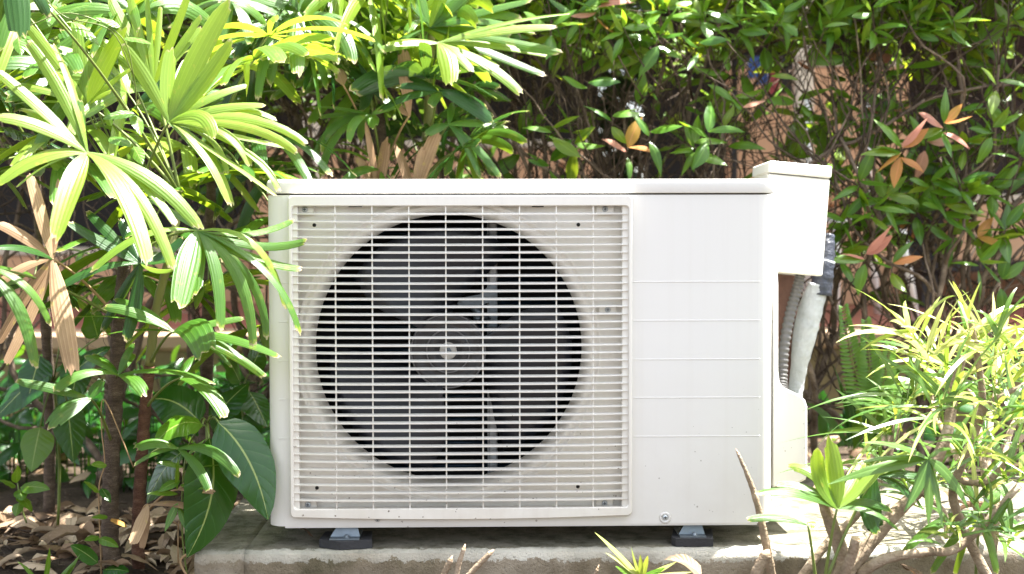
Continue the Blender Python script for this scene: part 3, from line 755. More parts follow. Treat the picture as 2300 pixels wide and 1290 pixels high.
# ------------------------------------------------------------------ lady palms at the left
def trunk(root, pts, rads, mat, name='trunk', n=12, bump=.07):
    P = crom(pts, 12); m = len(P); rr = []
    for i in range(m):
        t = i/(m-1)*(len(rads)-1); k = min(int(t), len(rads)-2)
        rr.append((rads[k]+(rads[k+1]-rads[k])*(t-k))*(1+(.10 if i % 5 == 0 else 0)))
    return part(name, MB().tube(P, rr, n, bump), mat, root)
tA = [at(262, 1310, .09), at(247, 1200, .09), at(252, 1000, .08), at(262, 850, .06), at(268, 720, .04), at(280, 600, .03), at(300, 470, .03)]
pa = thing('lady_palm', tuple(tA[0]), 'lady palm with thick dark fibrous trunk at the left, large sunlit drooping fronds', 'palm')
tk = trunk(pa, tA, [.0135, .0140, .0132, .0125, .0115, .010, .007], M_['fibre'])
for k in range(26):                                        # loose fibres round the trunk
    p = tA[1].lerp(tA[4], rnd.random()); a = rnd.uniform(0, 6.28)
    q = p+Vector((math.cos(a)*.014, -abs(math.sin(a))*.014, rnd.uniform(-.02, .02)))
    part('fibre', MB().tube(bez(q, q+Vector((math.cos(a)*.012, -.006, .012)), q+Vector((math.cos(a)*.006, -.004, rnd.uniform(.02, .035))), 4), .0005, 3), M_['fibre'], tk)
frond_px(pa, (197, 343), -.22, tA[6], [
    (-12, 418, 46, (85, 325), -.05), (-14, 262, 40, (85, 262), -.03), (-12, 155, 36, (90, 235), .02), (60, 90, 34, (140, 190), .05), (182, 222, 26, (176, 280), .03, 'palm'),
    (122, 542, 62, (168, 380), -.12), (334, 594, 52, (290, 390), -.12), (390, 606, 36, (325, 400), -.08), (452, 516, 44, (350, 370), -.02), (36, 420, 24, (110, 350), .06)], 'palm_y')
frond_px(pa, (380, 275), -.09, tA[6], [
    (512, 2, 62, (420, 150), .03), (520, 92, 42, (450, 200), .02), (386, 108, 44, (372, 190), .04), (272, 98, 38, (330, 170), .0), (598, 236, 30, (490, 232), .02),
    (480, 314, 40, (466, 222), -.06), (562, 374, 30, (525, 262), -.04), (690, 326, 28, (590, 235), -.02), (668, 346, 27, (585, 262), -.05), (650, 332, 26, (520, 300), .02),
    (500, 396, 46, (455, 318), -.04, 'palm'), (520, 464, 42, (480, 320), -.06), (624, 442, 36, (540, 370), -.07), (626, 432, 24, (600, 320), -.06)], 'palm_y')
frond_px(pa, (445, 518), -.14, tA[5], [
    (402, 694, 68, (424, 575), -.10), (496, 744, 34, (500, 580), -.07), (568, 782, 32, (562, 590), -.06), (675, 752, 30, (636, 580), -.05), (642, 694, 24, (600, 490), -.01, 'palm_y'),
    (204, 610, 32, (320, 488), -.06, 'palm_y'), (690, 540, 28, (590, 575), .01), (680, 604, 34, (560, 590), .0), (330, 445, 26, (390, 470), .05)], 'palm')
frond_px(pa, (316, 592), -.02, tA[5], [
    (134, 646, 32, (225, 580), -.04), (152, 496, 38, (235, 548), .02), (282, 768, 38, (312, 680), -.04), (452, 540, 32, (390, 590), .0), (396, 602, 24, (356, 618), -.05, 'palm_y'),
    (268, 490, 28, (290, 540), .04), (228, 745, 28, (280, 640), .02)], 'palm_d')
frond_px(pa, (266, 842), -.05, tA[3], [
    (118, 882, 34, (185, 812), -.06), (326, 890, 42, (305, 838), -.05), (482, 862, 30, (385, 812), -.02), (300, 770, 24, None, .03), (190, 800, 26, None, .05)], 'palm')
frond_px(pa, (203, 896), -.08, tA[2], [(34, 856, 30, (120, 868), -.01), (110, 962, 56, (148, 905), -.06), (232, 848, 38, (212, 868), .02)], 'palm')
frond_px(pa, (118, 582), -.06, tA[4], [
    (66, 388, 38, (96, 480), .02), (132, 402, 28, (126, 500), .04), (-12, 500, 34, (55, 522), .0), (-14, 650, 28, (40, 590), -.03), (-6, 775, 30, (66, 640), -.05), (10, 822, 32, (80, 690), -.06), (164, 842, 54, (138, 690), -.08), (-12, 556, 30, (60, 546), -.08, 'palm_d')], 'palm_dead', 'petiole_dry')
frond_px(pa, (-40, 600), -.14, tA[4], [(80, 830, 38, (62, 660), -.03), (114, 732, 24, (70, 610), .0), (-20, 760, 30, None, 0)], 'palm')

tB = [at(312, 1310, .12), at(310, 1180, .12), at(318, 1040, .10), at(326, 920, .08), at(336, 820, .06), at(352, 690, .04), at(385, 560, .02), at(405, 440, .05)]
pb = thing('lady_palm', tuple(tB[0]), 'lady palm with thinner reddish trunk and green cane, right of the thick trunk', 'palm')
trunk(pb, tB[:5], [.0105, .0105, .0100, .0095, .0085], M_['fibre_r'])
trunk(pb, tB[4:], [.0080, .0070, .0065, .005], M_['cane'], 'cane', 10, .02)
frond_px(pb, (390, 745), -.05, tB[4], [
    (228, 690, 32, (310, 690), .0), (170, 712, 20, (290, 700), .03), (548, 714, 24, (470, 725), .02), (630, 802, 32, (520, 745), -.06), (546, 806, 18, (470, 740), -.03), (462, 806, 84, (440, 690), -.12)], 'palm')
frond_px(pb, (400, 1008), -.05, tB[2], [(300, 1010, 38, (350, 978), -.02), (536, 1070, 32, (480, 985), -.04), (470, 1106, 28, (450, 1040), -.06), (300, 1045, 20, (350, 1005), .02)], 'palm')
frond_px(pb, (405, 850), -.02, tB[3], [(510, 945, 46, (475, 850), -.06), (430, 800, 30, None, .05)], 'palm')
frond_px(pb, (332, 1134), .0, tB[1], [(432, 1142, 30, (385, 1120), -.03), (296, 1228, 34, (318, 1165), -.05), (318, 1235, 22, (330, 1180), -.02)], 'palm_dead', 'petiole_dry')
frond_px(pb, (398, 1100), -.02, tB[1], [(482, 1106, 18, (440, 1095), -.02), (462, 1058, 20, (430, 1070), .0)], 'palm_dead', 'petiole_dry')
frond_px(pb, (196, 236), .03, tB[7], [
    (282, 62, 46, (225, 150), .0), (170, 40, 34, (180, 140), .02), (58, 52, 34, (130, 140), -.03), (300, 150, 30, (245, 180), -.04), (250, 205, 28, None, -.05), (100, 150, 30, (150, 180), -.05), (20, 190, 28, (110, 195), .0), (150, 330, 30, (165, 260), -.06)], 'palm_y')
frond_px(pb, (345, 190), .06, tB[7], [(290, -20, 30, (312, 80), .0), (330, -20, 22, (338, 80), .02), (425, -20, 26, (385, 90), .0), (245, -10, 36, (290, 80), .04), (450, 60, 30, (400, 110), .05), (225, 90, 30, (280, 120), .0)], 'palm_y')
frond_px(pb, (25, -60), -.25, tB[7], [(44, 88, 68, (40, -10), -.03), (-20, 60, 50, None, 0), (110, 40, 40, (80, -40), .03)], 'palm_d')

tC = [at(110, 1150, .55), at(112, 950, .55), at(105, 760, .5), at(90, 560, .45), at(80, 350, .4)]
pc = thing('lady_palm', tuple(tC[0]), 'slender lady palm at the far left behind the two sunlit trunks', 'palm')
trunk(pc, tC, [.011, .011, .010, .009, .006], M_['fibre'])
tD = [at(465, 1130, .5), at(462, 950, .5), at(466, 760, .45), at(470, 560, .42), at(478, 330, .4)]
pd = thing('lady_palm', tuple(tD[0]), 'shaded lady palm close behind the left edge of the unit', 'palm')
trunk(pd, tD, [.014, .013, .012, .011, .007], M_['fibre'])
r2 = random.Random(5)
for i in range(30):
    left = i % 2; root = pc if left else pd; tt = tC if left else tD
    hub = at(r2.uniform(-60, 300) if left else r2.uniform(300, 640), r2.uniform(-80, 560) if i < 24 else r2.uniform(560, 760), r2.uniform(.12, .42))
    base = tt[4 if hub.z > tt[3].z else 3]
    ax = (hub-base); ax = Vector((ax.x, ax.y-.12, abs(ax.z)*.3+.03))
    frond_free(root, hub, base, ax, r2.randint(6, 9), r2.uniform(.15, .21), r2.uniform(.022, .032), R(r2.uniform(95, 140)), r2.uniform(.25, .6), r2.choice(['palm', 'palm', 'palm_y', 'palm_d']))

for i in range(10):
    hub = at(r2.uniform(-40, 330), r2.uniform(-60, 240), r2.uniform(.10, .30))
    root, base = (pa, tA[6]) if i % 2 else (pb, tB[7])
    ax = (hub-base); ax = Vector((ax.x, ax.y-.10, abs(ax.z)*.4+.03))
    frond_free(root, hub, base, ax, r2.randint(6, 9), r2.uniform(.14, .19), r2.uniform(.022, .034), R(r2.uniform(95, 140)), r2.uniform(.25, .6), r2.choice(['palm', 'palm', 'palm_y']))

# ------------------------------------------------------------------ lady palm clump behind the unit
tE = [at(860, 900, .62), at(862, 600, .62), at(858, 400, .60), at(850, 250, .58), at(840, 60, .55)]
pe = thing('lady_palm', tuple(tE[0]), 'lady palm clump with arching fronds rising behind the left half of the unit', 'palm')
trunk(pe, tE, [.015, .015, .014, .012, .007], M_['fibre'])
tF = [at(950, 900, .66), at(948, 600, .66), at(955, 400, .62), at(965, 220, .60), at(970, 40, .56)]
pf = thing('lady_palm', tuple(tF[0]), 'lady palm with bright yellow green fronds reaching right over the middle of the unit', 'palm')
trunk(pf, tF, [.012, .012, .011, .010, .006], M_['cane'])
frond_px(pe, (673, 27), .36, tE[3], [(668, 172, 46, (668, 70), -.10), (580, 226, 30, (590, 70), -.05), (606, 196, 30, (620, 60), .02), (792, 142, 44, (775, 30), -.08), (868, 122, 26, (800, 15), -.03), (735, 200, 30, (712, 80), .03), (545, -10, 36, (610, -5), .0), (640, -30, 26, None, 0), (720, -30, 28, None, 0), (790, -25, 30, None, .03)], 'palm')
frond_px(pe, (523, 6), .30, tE[3], [(562, 102, 34, (560, 30), -.05), (500, 90, 30, (505, 40), -.03), (430, 60, 30, (470, 10), 0), (600, 60, 30, (570, 10), .03), (470, 150, 30, (490, 70), .02)], 'palm')
frond_px(pe, (827, 193), .48, tE[2], [(780, 150, 34, None, .0), (785, 195, 26, None, -.02), (812, 250, 36, (825, 215), -.06), (860, 200, 30, None, .0), (895, 110, 32, (870, 140), .03), (835, 90, 28, None, .04), (800, 90, 30, None, .02), (880, 240, 28, None, -.03)], 'palm_d')
frond_px(pf, (965, 62), .45, tF[4], [(890, -30, 30, None, .0), (940, -40, 34, (945, 10), .02), (1000, -40, 36, (990, 0), .0), (1060, -20, 34, (1020, 10), .02), (1195, 0, 34, (1080, 20), .0), (1262, 118, 34, (1110, 90), -.04), (1205, 78, 36, (1080, 20), -.05), (1155, 80, 40, (1060, 55), .0), (912, 80, 38, (930, 20), -.08), (870, 118, 34, (900, 80), -.04)], 'palm')
frond_px(pf, (985, 96), .38, tF[3], [(1062, 160, 30, (1020, 110), -.05), (1120, 148, 30, (1040, 110), .0), (1172, 212, 36, (1100, 130), -.04), (1010, 195, 52, (1012, 120), -.08), (870, 100, 44, (920, 85), -.05), (832, 118, 26, (900, 95), -.02), (1250, 60, 30, (1110, 60), .02), (1280, 30, 26, (1130, 40), .05)], 'palm_y')
frond_px(pf, (985, 206), .40, tF[2], [(966, 240, 30, (985, 205), -.08), (848, 250, 40, (915, 200), -.02), (895, 195, 24, None, 0), (1112, 280, 46, (1050, 215), .04, 'palm_d'), (1110, 262, 26, (1040, 195), .05)], 'palm_d')
frond_px(pf, (1008, 280), .42, tF[2], [(1080, 400, 26, (1050, 310), -.02), (1125, 400, 24, (1070, 320), -.02), (1140, 285, 30, (1070, 268), .02), (955, 305, 26, None, .0), (1020, 230, 22, None, .03)], 'palm')
frond_px(pe, (835, 258), .40, tE[2], [(836, 288, 32, (842, 255), -.03), (786, 322, 26, (785, 255), -.03), (720, 400, 28, (735, 275), -.03), (700, 240, 24, (760, 235), .0), (905, 235, 24, None, .02)], 'palm')
r2 = random.Random(8)
for i in range(44):
    e_ = i % 2; root, tt = (pe, tE) if e_ else (pf, tF)
    hub = at(r2.uniform(560, 880) if e_ else r2.uniform(800, 1060), r2.uniform(-90, 400) if i < 26 else r2.uniform(-90, 160), r2.uniform(.42, .75))
    base = tt[2 if hub.z < tt[3].z else 3]
    ax = Vector(((hub-base).x*1.5, -.10, abs((hub-base).z)*.4+.05))
    frond_free(root, hub, base, ax, r2.randint(6, 9), r2.uniform(.15, .22), r2.uniform(.018, .029), R(r2.uniform(80, 130)), r2.uniform(.2, .6), r2.choice(['palm', 'palm', 'palm_d', 'palm_y'] if hub.z > .8 else ['palm_d', 'palm_d', 'palm']))
for hub, tips in (((850, 440), [(822, 275, 26), (868, 310, 34), (800, 350, 26)]), ((930, 450), [(985, 292, 40), (950, 330, 24), (890, 325, 34)]), ((770, 190), [(755, 150, 46)]), ((920, 260), [(905, 110, 40), (885, 230, 44)])):
    frond_px(pe, hub, .44, tE[2], [(x, y, w_, None, rnd.uniform(-.03, .03)) for x, y, w_ in tips], 'palm_dead', 'petiole_dry')

# ------------------------------------------------------------------ hedge of thin-stemmed shrubs
LP = {}
def proto(mat, var):
    k = (mat, var)
    if k not in LP:
        rr_ = random.Random(var*7+1); L = 1.0; bend = rr_.uniform(-.45, .10)
        mb = leaf(Vector((0, 0, 0)), Vector((0, .5, .06)), Vector((rr_.uniform(-.08, .08), 1, bend)), rr_.uniform(.25, .42), p_lance, 2, 7, .08+.18*rr_.random(), 0, Vector((0, 0, 1)), 0, rr_.uniform(-.9, .9))
        LP[k] = mb.build('leaf', M_[mat])
    return LP[k]
def frame(p, d, n, s):
    d = d.normalized(); n = n-d*n.dot(d)
    if n.length < .05: n = d.orthogonal()
    n.normalize(); x = d.cross(n)
    m = Matrix((x, d, n)).transposed().to_4x4() @ Matrix.Diagonal((s, s, s, 1)); m.translation = p; return m
def grow(rr_, p, d, r, L, depth, lines, nodes, zmax, y0):
    pts = [p.copy()]; rad = [r]; step = .035 if depth < 2 else .022; n = max(2, int(L/step))
    for i in range(n):
        d = (d+Vector((rr_.gauss(0, .17), rr_.gauss(0, .14), rr_.gauss(.05, .12)))).normalized()
        if p.y < y0-.16: d.y = abs(d.y)
        if p.y > y0+.22: d.y = -abs(d.y)
        p = p+d*step; pts.append(p.copy()); rad.append(max(.0008, r*(1-.7*(i+1)/n)))
        if p.z > zmax: break
        if depth < 3 and rr_.random() < (.20, .24, .13)[depth]*(.6 if i < 2 else 1):
            ax = Vector((rr_.gauss(0, 1), rr_.gauss(-.15, .8), rr_.gauss(.3, .6))).normalized()
            grow(rr_, p, (d*.75+ax*.9).normalized(), rad[-1]*.62, L*rr_.uniform(.35, .65), depth+1, lines, nodes, zmax, y0)
        if depth >= 2 and i and rr_.random() < .25: nodes.append((p.copy(), d.copy()))
    nodes.append((p.copy(), d.copy())); lines.append((pts, rad, depth))
def dens(p):
    if p.z > 1.0: return .58
    if p.z > .88: return .28
    if p.x > .62: return (.14 if p.z < .68 else .09) if p.z > .42 else .02
    if p.z > .46: return .04
    return .08 if p.z > .38 else .015
SH = []
def hedge_shrub(X, Y, h, label, seed, keep=95):
    rr_ = random.Random(seed); base = Vector((X, Y, gz(X, Y)-.01))
    root = thing('hedge_shrub', tuple(base), label, 'shrub', 'shrubs of the clipped hedge')
    lines = []; nodes = []
    for k in range(rr_.randint(3, 4)):
        b = base+Vector((rr_.uniform(-.07, .07), rr_.uniform(-.08, .08), 0))
        grow(rr_, b, Vector((rr_.gauss(0, .16), rr_.gauss(0, .12), 1)).normalized(), rr_.uniform(.006, .011), h*rr_.uniform(.85, 1.1), 0, lines, nodes, h, Y)
    mb = MB(); tw = MB()
    for pts, rad, dp in lines:
        if dp <= 1 and rad[0] > .003: mb.tube(pts, rad, 6, .05)
        else: tw.tube(pts, rad, 4)
    st = part('stems', mb, M_['stem'], root); tw_ = part('twigs', tw, M_['twig'], st, None, 'stuff')
    LV = []
    for p, d in nodes:
        if rr_.random() > dens(p): continue
        special = None
        if p.x > .45 and .25 < p.z < .75 and rr_.random() < .03: special = rr_.choice(['hedge_o', 'hedge_p'])
        elif rr_.random() < .015: special = rr_.choice(['hedge_o', 'hedge_p'])
        for k in range(rr_.randint(2, 4) if p.z > .8 else rr_.randint(2, 5)):
            ld = (d*.5+Vector((rr_.gauss(0, .8), rr_.gauss(-.25, .7), rr_.gauss(-.15, .5)))).normalized()
            nn = (ZUP*.8+Vector((rr_.gauss(0, .45), rr_.gauss(-.5, .4), 0))).normalized()
            s = rr_.uniform(.048, .090)*(.75 if special else 1)
            m = special or ('hedge_y' if rr_.random() < (.34 if p.z > .85 else .08) else 'hedge')
            LV.append((p+ld*.004, ld, nn, s, m, rr_.randint(0, 11)))
    def score(l):
        c = l[0]-CAM; dd = c.dot(FW); px, py = c.dot(RT)/dd*FPX+1150, 645-c.dot(UP)/dd*FPX
        return (0 if -40 < px < 2340 and -30 < py < 1000 else 10)+l[0].y
    LV.sort(key=score)
    for p, ld, nn, s, m, v in LV[:keep]: inst('leaf', proto(m, v), root, frame(p, ld, nn, s))
    if len(LV) > keep:
        for mm in sorted(set(l[4] for l in LV[keep:])):
            mb = MB()
            for p, ld, nn, s, m, v in LV[keep:]:
                if m != mm: continue
                me = proto(m, v); T = frame(p, ld, nn, s)
                mb.add([T @ x.co for x in me.vertices], [tuple(f.vertices) for f in me.polygons], [(0.5, .5)]*len(me.vertices), True)
            part('inner_leaves', mb, M_[mm], root, None, 'stuff')
    SH.append(root); return len(LV)
spots = [(-1.20, .95, 'hedge shrub at the far left edge behind the palm fronds'), (-.92, .90, 'hedge shrub behind the slender far left palm'),
         (-.66, .98, 'hedge shrub in deep shade just left of the unit'), (-.40, 1.0, 'hedge shrub behind the left half of the palm clump'),
         (-.14, 1.02, 'hedge shrub behind the right half of the palm clump'), (.07, .92, 'hedge shrub just right of the palm clump with bare crossing twigs'),
         (.27, .86, 'hedge shrub with bare pale forked twigs above the plain panel of the unit'), (.46, .95, 'hedge shrub directly behind the beige switch box'),
         (.64, .88, 'hedge shrub just right of the switch box with orange and pink young leaves'), (.82, .84, 'leafy hedge shrub above the pale narrow leaved shrub'),
         (1.00, .92, 'hedge shrub near the right edge with long forked stems'), (1.20, .88, 'hedge shrub at the far right edge of the view')]
NL = [hedge_shrub(x, y, 1.34, lb, 100+i) for i, (x, y, lb) in enumerate(spots)]
def sprig(px, py, n, spec=None, size=.066, Y=None, up=.2, seed=0):
    rr_ = random.Random(px*3+py); Y = rr_.uniform(.62, .74) if Y is None else Y; c = at(px, py, Y)
    root = min(SH, key=lambda o: abs(o.location.x-c.x))
    st = c+Vector((rr_.uniform(-.12, .12), rr_.uniform(.10, .2), -rr_.uniform(.08, .2)))
    part('sprig_stalk', MB().tube(bez(st, st.lerp(c, .6)+Vector((0, 0, -.02)), c+Vector((0, -.005, .012)), 7), [.0022-.0002*k for k in range(8)], 5), M_['twig'], root)
    for k in range(n):
        a = k*2.4+rr_.uniform(-.5, .5)
        d = Vector((math.cos(a), -.35+rr_.gauss(0, .25), math.sin(a)*.8+up)); p = c+Vector((0, 0, .012))-Vector((0, -.004, .012))*(k % 3)*.8
        m = spec[k % len(spec)] if spec else ('hedge_y' if rr_.random() < .15 else 'hedge')
        inst('leaf', proto(m, rr_.randint(0, 11)), root, frame(p, d, Vector((rr_.gauss(0, .3), -.6, .75)), size*rr_.uniform(.75, 1.15)*(.95 if m in ('hedge_o', 'hedge_p') else 1)))
G, O_, P_, Y_ = 'hedge', 'hedge_o', 'hedge_p', 'hedge_y'
for a in ((1235, 375, 5), (1290, 335, 4), (1375, 275, 4), (1460, 310, 3), (1240, 300, 3), (1320, 200, 2), (1480, 95, 6), (1400, 75, 5), (1570, 110, 3), (1560, 335, 6), (1590, 310, 5), (1650, 230, 3, (Y_, G)), (1660, 60, 6),
          (1730, 185, 1, (Y_,)), (1850, 75, 2), (1870, 55, 4), (1960, 30, 5), (2060, 60, 6), (2140, 60, 5), (2240, 195, 3), (2270, 60, 6), (1760, 40, 6), (1580, 40, 6), (1500, 30, 6), (1300, 40, 6), (1240, 70, 5), (1340, 30, 6, (P_, G, O_, G)),
          (2025, 345, 8, (O_, G, O_, P_, Y_, O_, G), .072, .60), (2080, 330, 4, (P_, G, P_, G)), (2120, 290, 7, (O_, P_, G, O_, Y_, P_, G), .068, .60), (1945, 585, 5, (P_, P_, G, P_, G), .070, .58), (2005, 605, 4, (O_, G, Y_, G)), (2195, 545, 4, (O_, G, G)), (1410, 345, 4, (O_, P_, G)), (1668, 255, 2, (P_, G)),
          (1930, 420, 6), (1990, 450, 6), (2090, 420, 6), (2060, 480, 5), (2120, 470, 6), (2160, 420, 6), (2140, 540, 5), (2230, 430, 6), (2260, 520, 5), (1900, 500, 4), (1890, 580, 4), (2200, 600, 4), (2250, 640, 4), (2170, 330, 5), (2230, 300, 5), (2290, 360, 5), (1960, 480, 5)):
    sprig(*a)

# ------------------------------------------------------------------ narrow-leaved variegated shrub at the right
vb = at(1905, 1330, -.22)
vsx = thing('narrow_leaved_shrub', tuple(vb), 'sunlit shrub with long narrow yellow green leaves and pale cut branches at lower right', 'shrub')
def br(pts, r0, r1, name='branch', mat='branch', cut=False):
    P = crom([at(*p) for p in pts], 8); m = len(P)
    b = part(name, MB().tube(P, [r0+(r1-r0)*i/(m-1) for i in range(m)], 9, .06), M_[mat], vsx)
    if cut:
        d = (P[-1]-P[-2]).normalized(); part('cut_end', MB().lathe(P[-1]-d*.001, d, [(r1*.98, 0), (r1*.85, .0016), (r1*.2, .0022)], 9), M_['cutwood'], b)
    return b
br([(1880, 1320, -.22), (1895, 1262, -.21), (1868, 1180, -.22), (1838, 1092, -.23)], .0125, .0085, cut=True)
br([(1880, 1325, -.22), (1925, 1258, -.20), (2000, 1165, -.18), (2070, 1090, -.17), (2125, 980, -.16), (2140, 880, -.15), (2160, 800, -.15)], .0115, .0075, cut=True)
br([(1930, 1290, -.21), (1990, 1255, -.22), (2080, 1240, -.22), (2160, 1225, -.2), (2290, 1090, -.2)], .0085, .005)
br([(1780, 1325, -.12), (1850, 1230, -.10), (1930, 1150, -.08), (1985, 1060, -.07), (2015, 950, -.06)], .0075, .005)
br([(2230, 1320, -.12), (2170, 1200, -.12), (2140, 1110, -.12), (2165, 1030, -.12), (2205, 920, -.12), (2195, 800, -.12), (2180, 720, -.12)], .008, .0045)
br([(2205, 930, -.12), (2230, 900, -.13), (2310, 860, -.13)], .005, .004)
br([(1890, 1300, -.23), (1912, 1250, -.24), (1922, 1210, -.25)], .009, .0065, cut=True)
br([(2060, 1100, -.17), (2120, 1150, -.2), (2125, 1210, -.22)], .0045, .003)
br([(2150, 1080, -.12), (2220, 1080, -.14), (2290, 1000, -.16)], .006, .004)
def whorl(px, py, Y, n, L, wpx, mats, axis=(0, 0, 1), spread=1.0, droop=.35, seed=0):
    rr_ = random.Random(seed+px); c = at(px, py, Y); axis = Vector(axis).normalized(); s_ = ppm(Y)
    for i in range(n):
        a = i*2.399+rr_.uniform(-.3, .3); tilt = rr_.uniform(.35, 1.0)*spread*1.35
        x = axis.orthogonal().normalized(); y = axis.cross(x)
        d = axis*math.cos(tilt)+(x*math.cos(a)+y*math.sin(a))*math.sin(tilt)
        Li = rr_.uniform(L[0]*.9, L[1]*1.2)/s_; dr = droop*rr_.uniform(.3, 1.2)
        p0 = c+Vector((rr_.uniform(-1, 1), rr_.uniform(-1, 1), rr_.uniform(-1.5, 1)))*.012
        P2 = p0+d*Li-ZUP*dr*Li; P1 = p0+d*Li*.5+axis*Li*rr_.uniform(-.02, .14)+Vector((rr_.gauss(0, .06), rr_.gauss(0, .06), 0))*Li
        part('leaf', leaf(p0, P1, P2, rr_.uniform(*wpx)*.66/s_, p_strap, 2, 8, .12, 0, (axis*.7+Vector((0, -.5, .3))).normalized(), rr_.uniform(-.6, .6), rr_.uniform(-.8, .8), .0, .14), M_[rr_.choice(mats)], vsx)
W = [(2085, 800, -.12, 22, (110, 230), (15, 23), ['vari_p', 'vari_p', 'vari_l'], (-.25, -.1, 1)), (2195, 760, -.12, 20, (110, 220), (14, 22), ['vari_p', 'vari_l', 'vari'], (.25, 0, 1)),
     (2290, 800, -.14, 16, (110, 200), (15, 22), ['vari', 'vari_p', 'vari_l'], (.3, -.2, 1)), (2040, 900, -.10, 20, (120, 260), (12, 19), ['vari_l', 'vari', 'vari_p'], (-.5, -.2, .8)),
     (2140, 900, -.18, 20, (110, 240), (14, 22), ['vari_l', 'vari_p', 'vari_p', 'vari'], (-.2, -.4, .9)), (2250, 930, -.20, 20, (110, 210), (14, 22), ['vari', 'vari_p', 'vari_l'], (.2, -.4, .8)),
     (2010, 975, -.06, 16, (110, 230), (11, 17), ['vari_l', 'vari_l', 'vari'], (-.8, -.2, .5)), (2180, 1000, -.24, 26, (60, 120), (11, 16), ['vari_p', 'vari_l'], (0, -.6, .7)),
     (2270, 1060, -.22, 16, (110, 210), (16, 24), ['vari', 'vari_l'], (.1, -.3, .7)), (2128, 1195, -.24, 16, (50, 110), (10, 15), ['vari_l', 'vari_p'], (0, -.5, .8)),
     (2230, 1180, -.22, 12, (110, 190), (16, 24), ['vari'], (.1, -.3, .5)), (2120, 850, -.06, 18, (110, 230), (14, 22), ['vari', 'vari_l', 'vari_p'], (-.1, .2, 1)), (2240, 860, -.05, 18, (110, 220), (14, 22), ['vari', 'vari_p'], (.1, .2, 1))]
W += [(2060, 745, -.10, 14, (110, 200), (15, 22), ['vari_p', 'vari_l'], (-.5, -.1, .9)), (2230, 780, -.16, 16, (120, 220), (15, 22), ['vari_p', 'vari', 'vari_l'], (-.1, -.3, 1)), (2300, 950, -.12, 16, (120, 220), (15, 22), ['vari', 'vari_l'], (-.4, -.2, .8)), (2100, 930, -.22, 16, (120, 250), (14, 20), ['vari_l', 'vari', 'vari_p'], (-.6, -.3, .5))]
W += [(2060, 1120, -.10, 16, (110, 200), (15, 22), ['vari', 'vari_l'], (-.2, -.2, .8)), (1975, 1050, -.02, 14, (100, 200), (13, 19), ['vari_l', 'vari'], (-.5, 0, .8)), (2200, 1110, -.14, 16, (110, 200), (15, 22), ['vari', 'vari_p'], (0, -.2, .9)), (2270, 1200, -.18, 14, (110, 200), (15, 22), ['vari'], (0, -.3, .8)), (2180, 1040, .0, 16, (110, 210), (15, 22), ['vari', 'vari_l'], (0, 0, 1)), (2120, 1070, .06, 14, (110, 200), (15, 22), ['vari'], (-.2, 0, 1))]
W += [(2140, 830, .20, 20, (120, 210), (15, 22), ['vari', 'vari_l', 'vari_p'], (-.2, 0, 1)), (2240, 800, .25, 20, (120, 210), (15, 22), ['vari', 'vari_l', 'vari_p'], (0, 0, 1)), (2090, 880, .30, 18, (110, 200), (15, 22), ['vari', 'vari_l'], (-.3, 0, 1)), (2310, 850, .28, 20, (110, 200), (15, 22), ['vari', 'vari_l'], (.1, 0, 1)), (2200, 890, .15, 20, (110, 200), (15, 22), ['vari', 'vari_l'], (0, -.1, 1)), (2350, 800, .12, 20, (110, 200), (15, 22), ['vari', 'vari_p'], (.1, 0, 1)), (2030, 930, .12, 16, (110, 200), (13, 19), ['vari', 'vari_l'], (-.4, 0, 1)), (2370, 880, .22, 22, (110, 210), (15, 22), ['vari', 'vari_l'], (.1, 0, 1))]  # rear whorls added to shade the slab, some out of frame
for b in (((2205, 1020, -.02), (2190, 900, .1), (2145, 840, .20)), ((2220, 1010, .0), (2240, 860, .15), (2242, 810, .25)), ((2260, 1000, .05), (2310, 890, .2), (2310, 860, .28)), ((2150, 1030, .0), (2100, 930, .2), (2092, 890, .30))):
    br([(2230, 1240, -.08)]+list(b), .006, .0035)
for i, a in enumerate(W): whorl(a[0], a[1], a[2], int(a[3]*.8), *a[4:6], a[6]+(['vari', 'vari'] if a[1] > 860 else ['vari_l']), a[7], 1.0, .35, i)
# one big hanging whorl of broader green leaves in front
H = at(2085, 1030, -.27)
for tx, ty, cx, cy, wp in ((1935, 995, 2010, 985, 24), (1925, 1040, 2000, 1020, 18), (1860, 1088, 1990, 1040, 28), (2030, 1150, 2075, 1080, 28), (2085, 1180, 2090, 1100, 26), (2175, 1145, 2140, 1060, 26), (2118, 1190, 2110, 1110, 20), (2140, 1010, 2110, 1000, 20)):
    part('leaf', leaf(H, at(cx, cy, -.28), at(tx, ty, -.30), wp/ppm(-.28), p_strap, 2, 9, .12, 0, None, rnd.uniform(-.3, .3), rnd.uniform(-.4, .4), 0, .1), M_['vari'], vsx)
# broken stake and stumps in the front row
def stick(pts, r0, r1, label, name='cut_stem', cat='stem', mat='branch'):
    P = crom([at(*p) for p in pts], 8); m = len(P); root = thing(name, tuple(P[0]), label, cat)
    part('bark', MB().tube(P, [r0+(r1-r0)*i/(m-1) for i in range(m)], 9, .1), M_[mat], root)
    d = (P[-1]-P[-2]).normalized(); part('broken_end', MB().lathe(P[-1]-d*.002, d, [(r1*.9, 0), (r1*.7, .004), (r1*.15, .009)], 7), M_['cutwood'], root)
stick([(1740, 1330, -.16), (1722, 1230, -.16), (1700, 1130, -.16), (1680, 1070, -.16), (1657, 1018, -.16)], .0075, .0022, 'thin broken bare stem leaning in front of the right end of the unit')
stick([(1690, 1330, -.18), (1700, 1285, -.18), (1722, 1244, -.18)], .0085, .0085, 'short thick stump beside the thin leaning stem')
stick([(985, 1320, -.10), (1000, 1285, -.10), (1012, 1258, -.10)], .0055, .004, 'short stub at bottom centre, leftmost of the three')
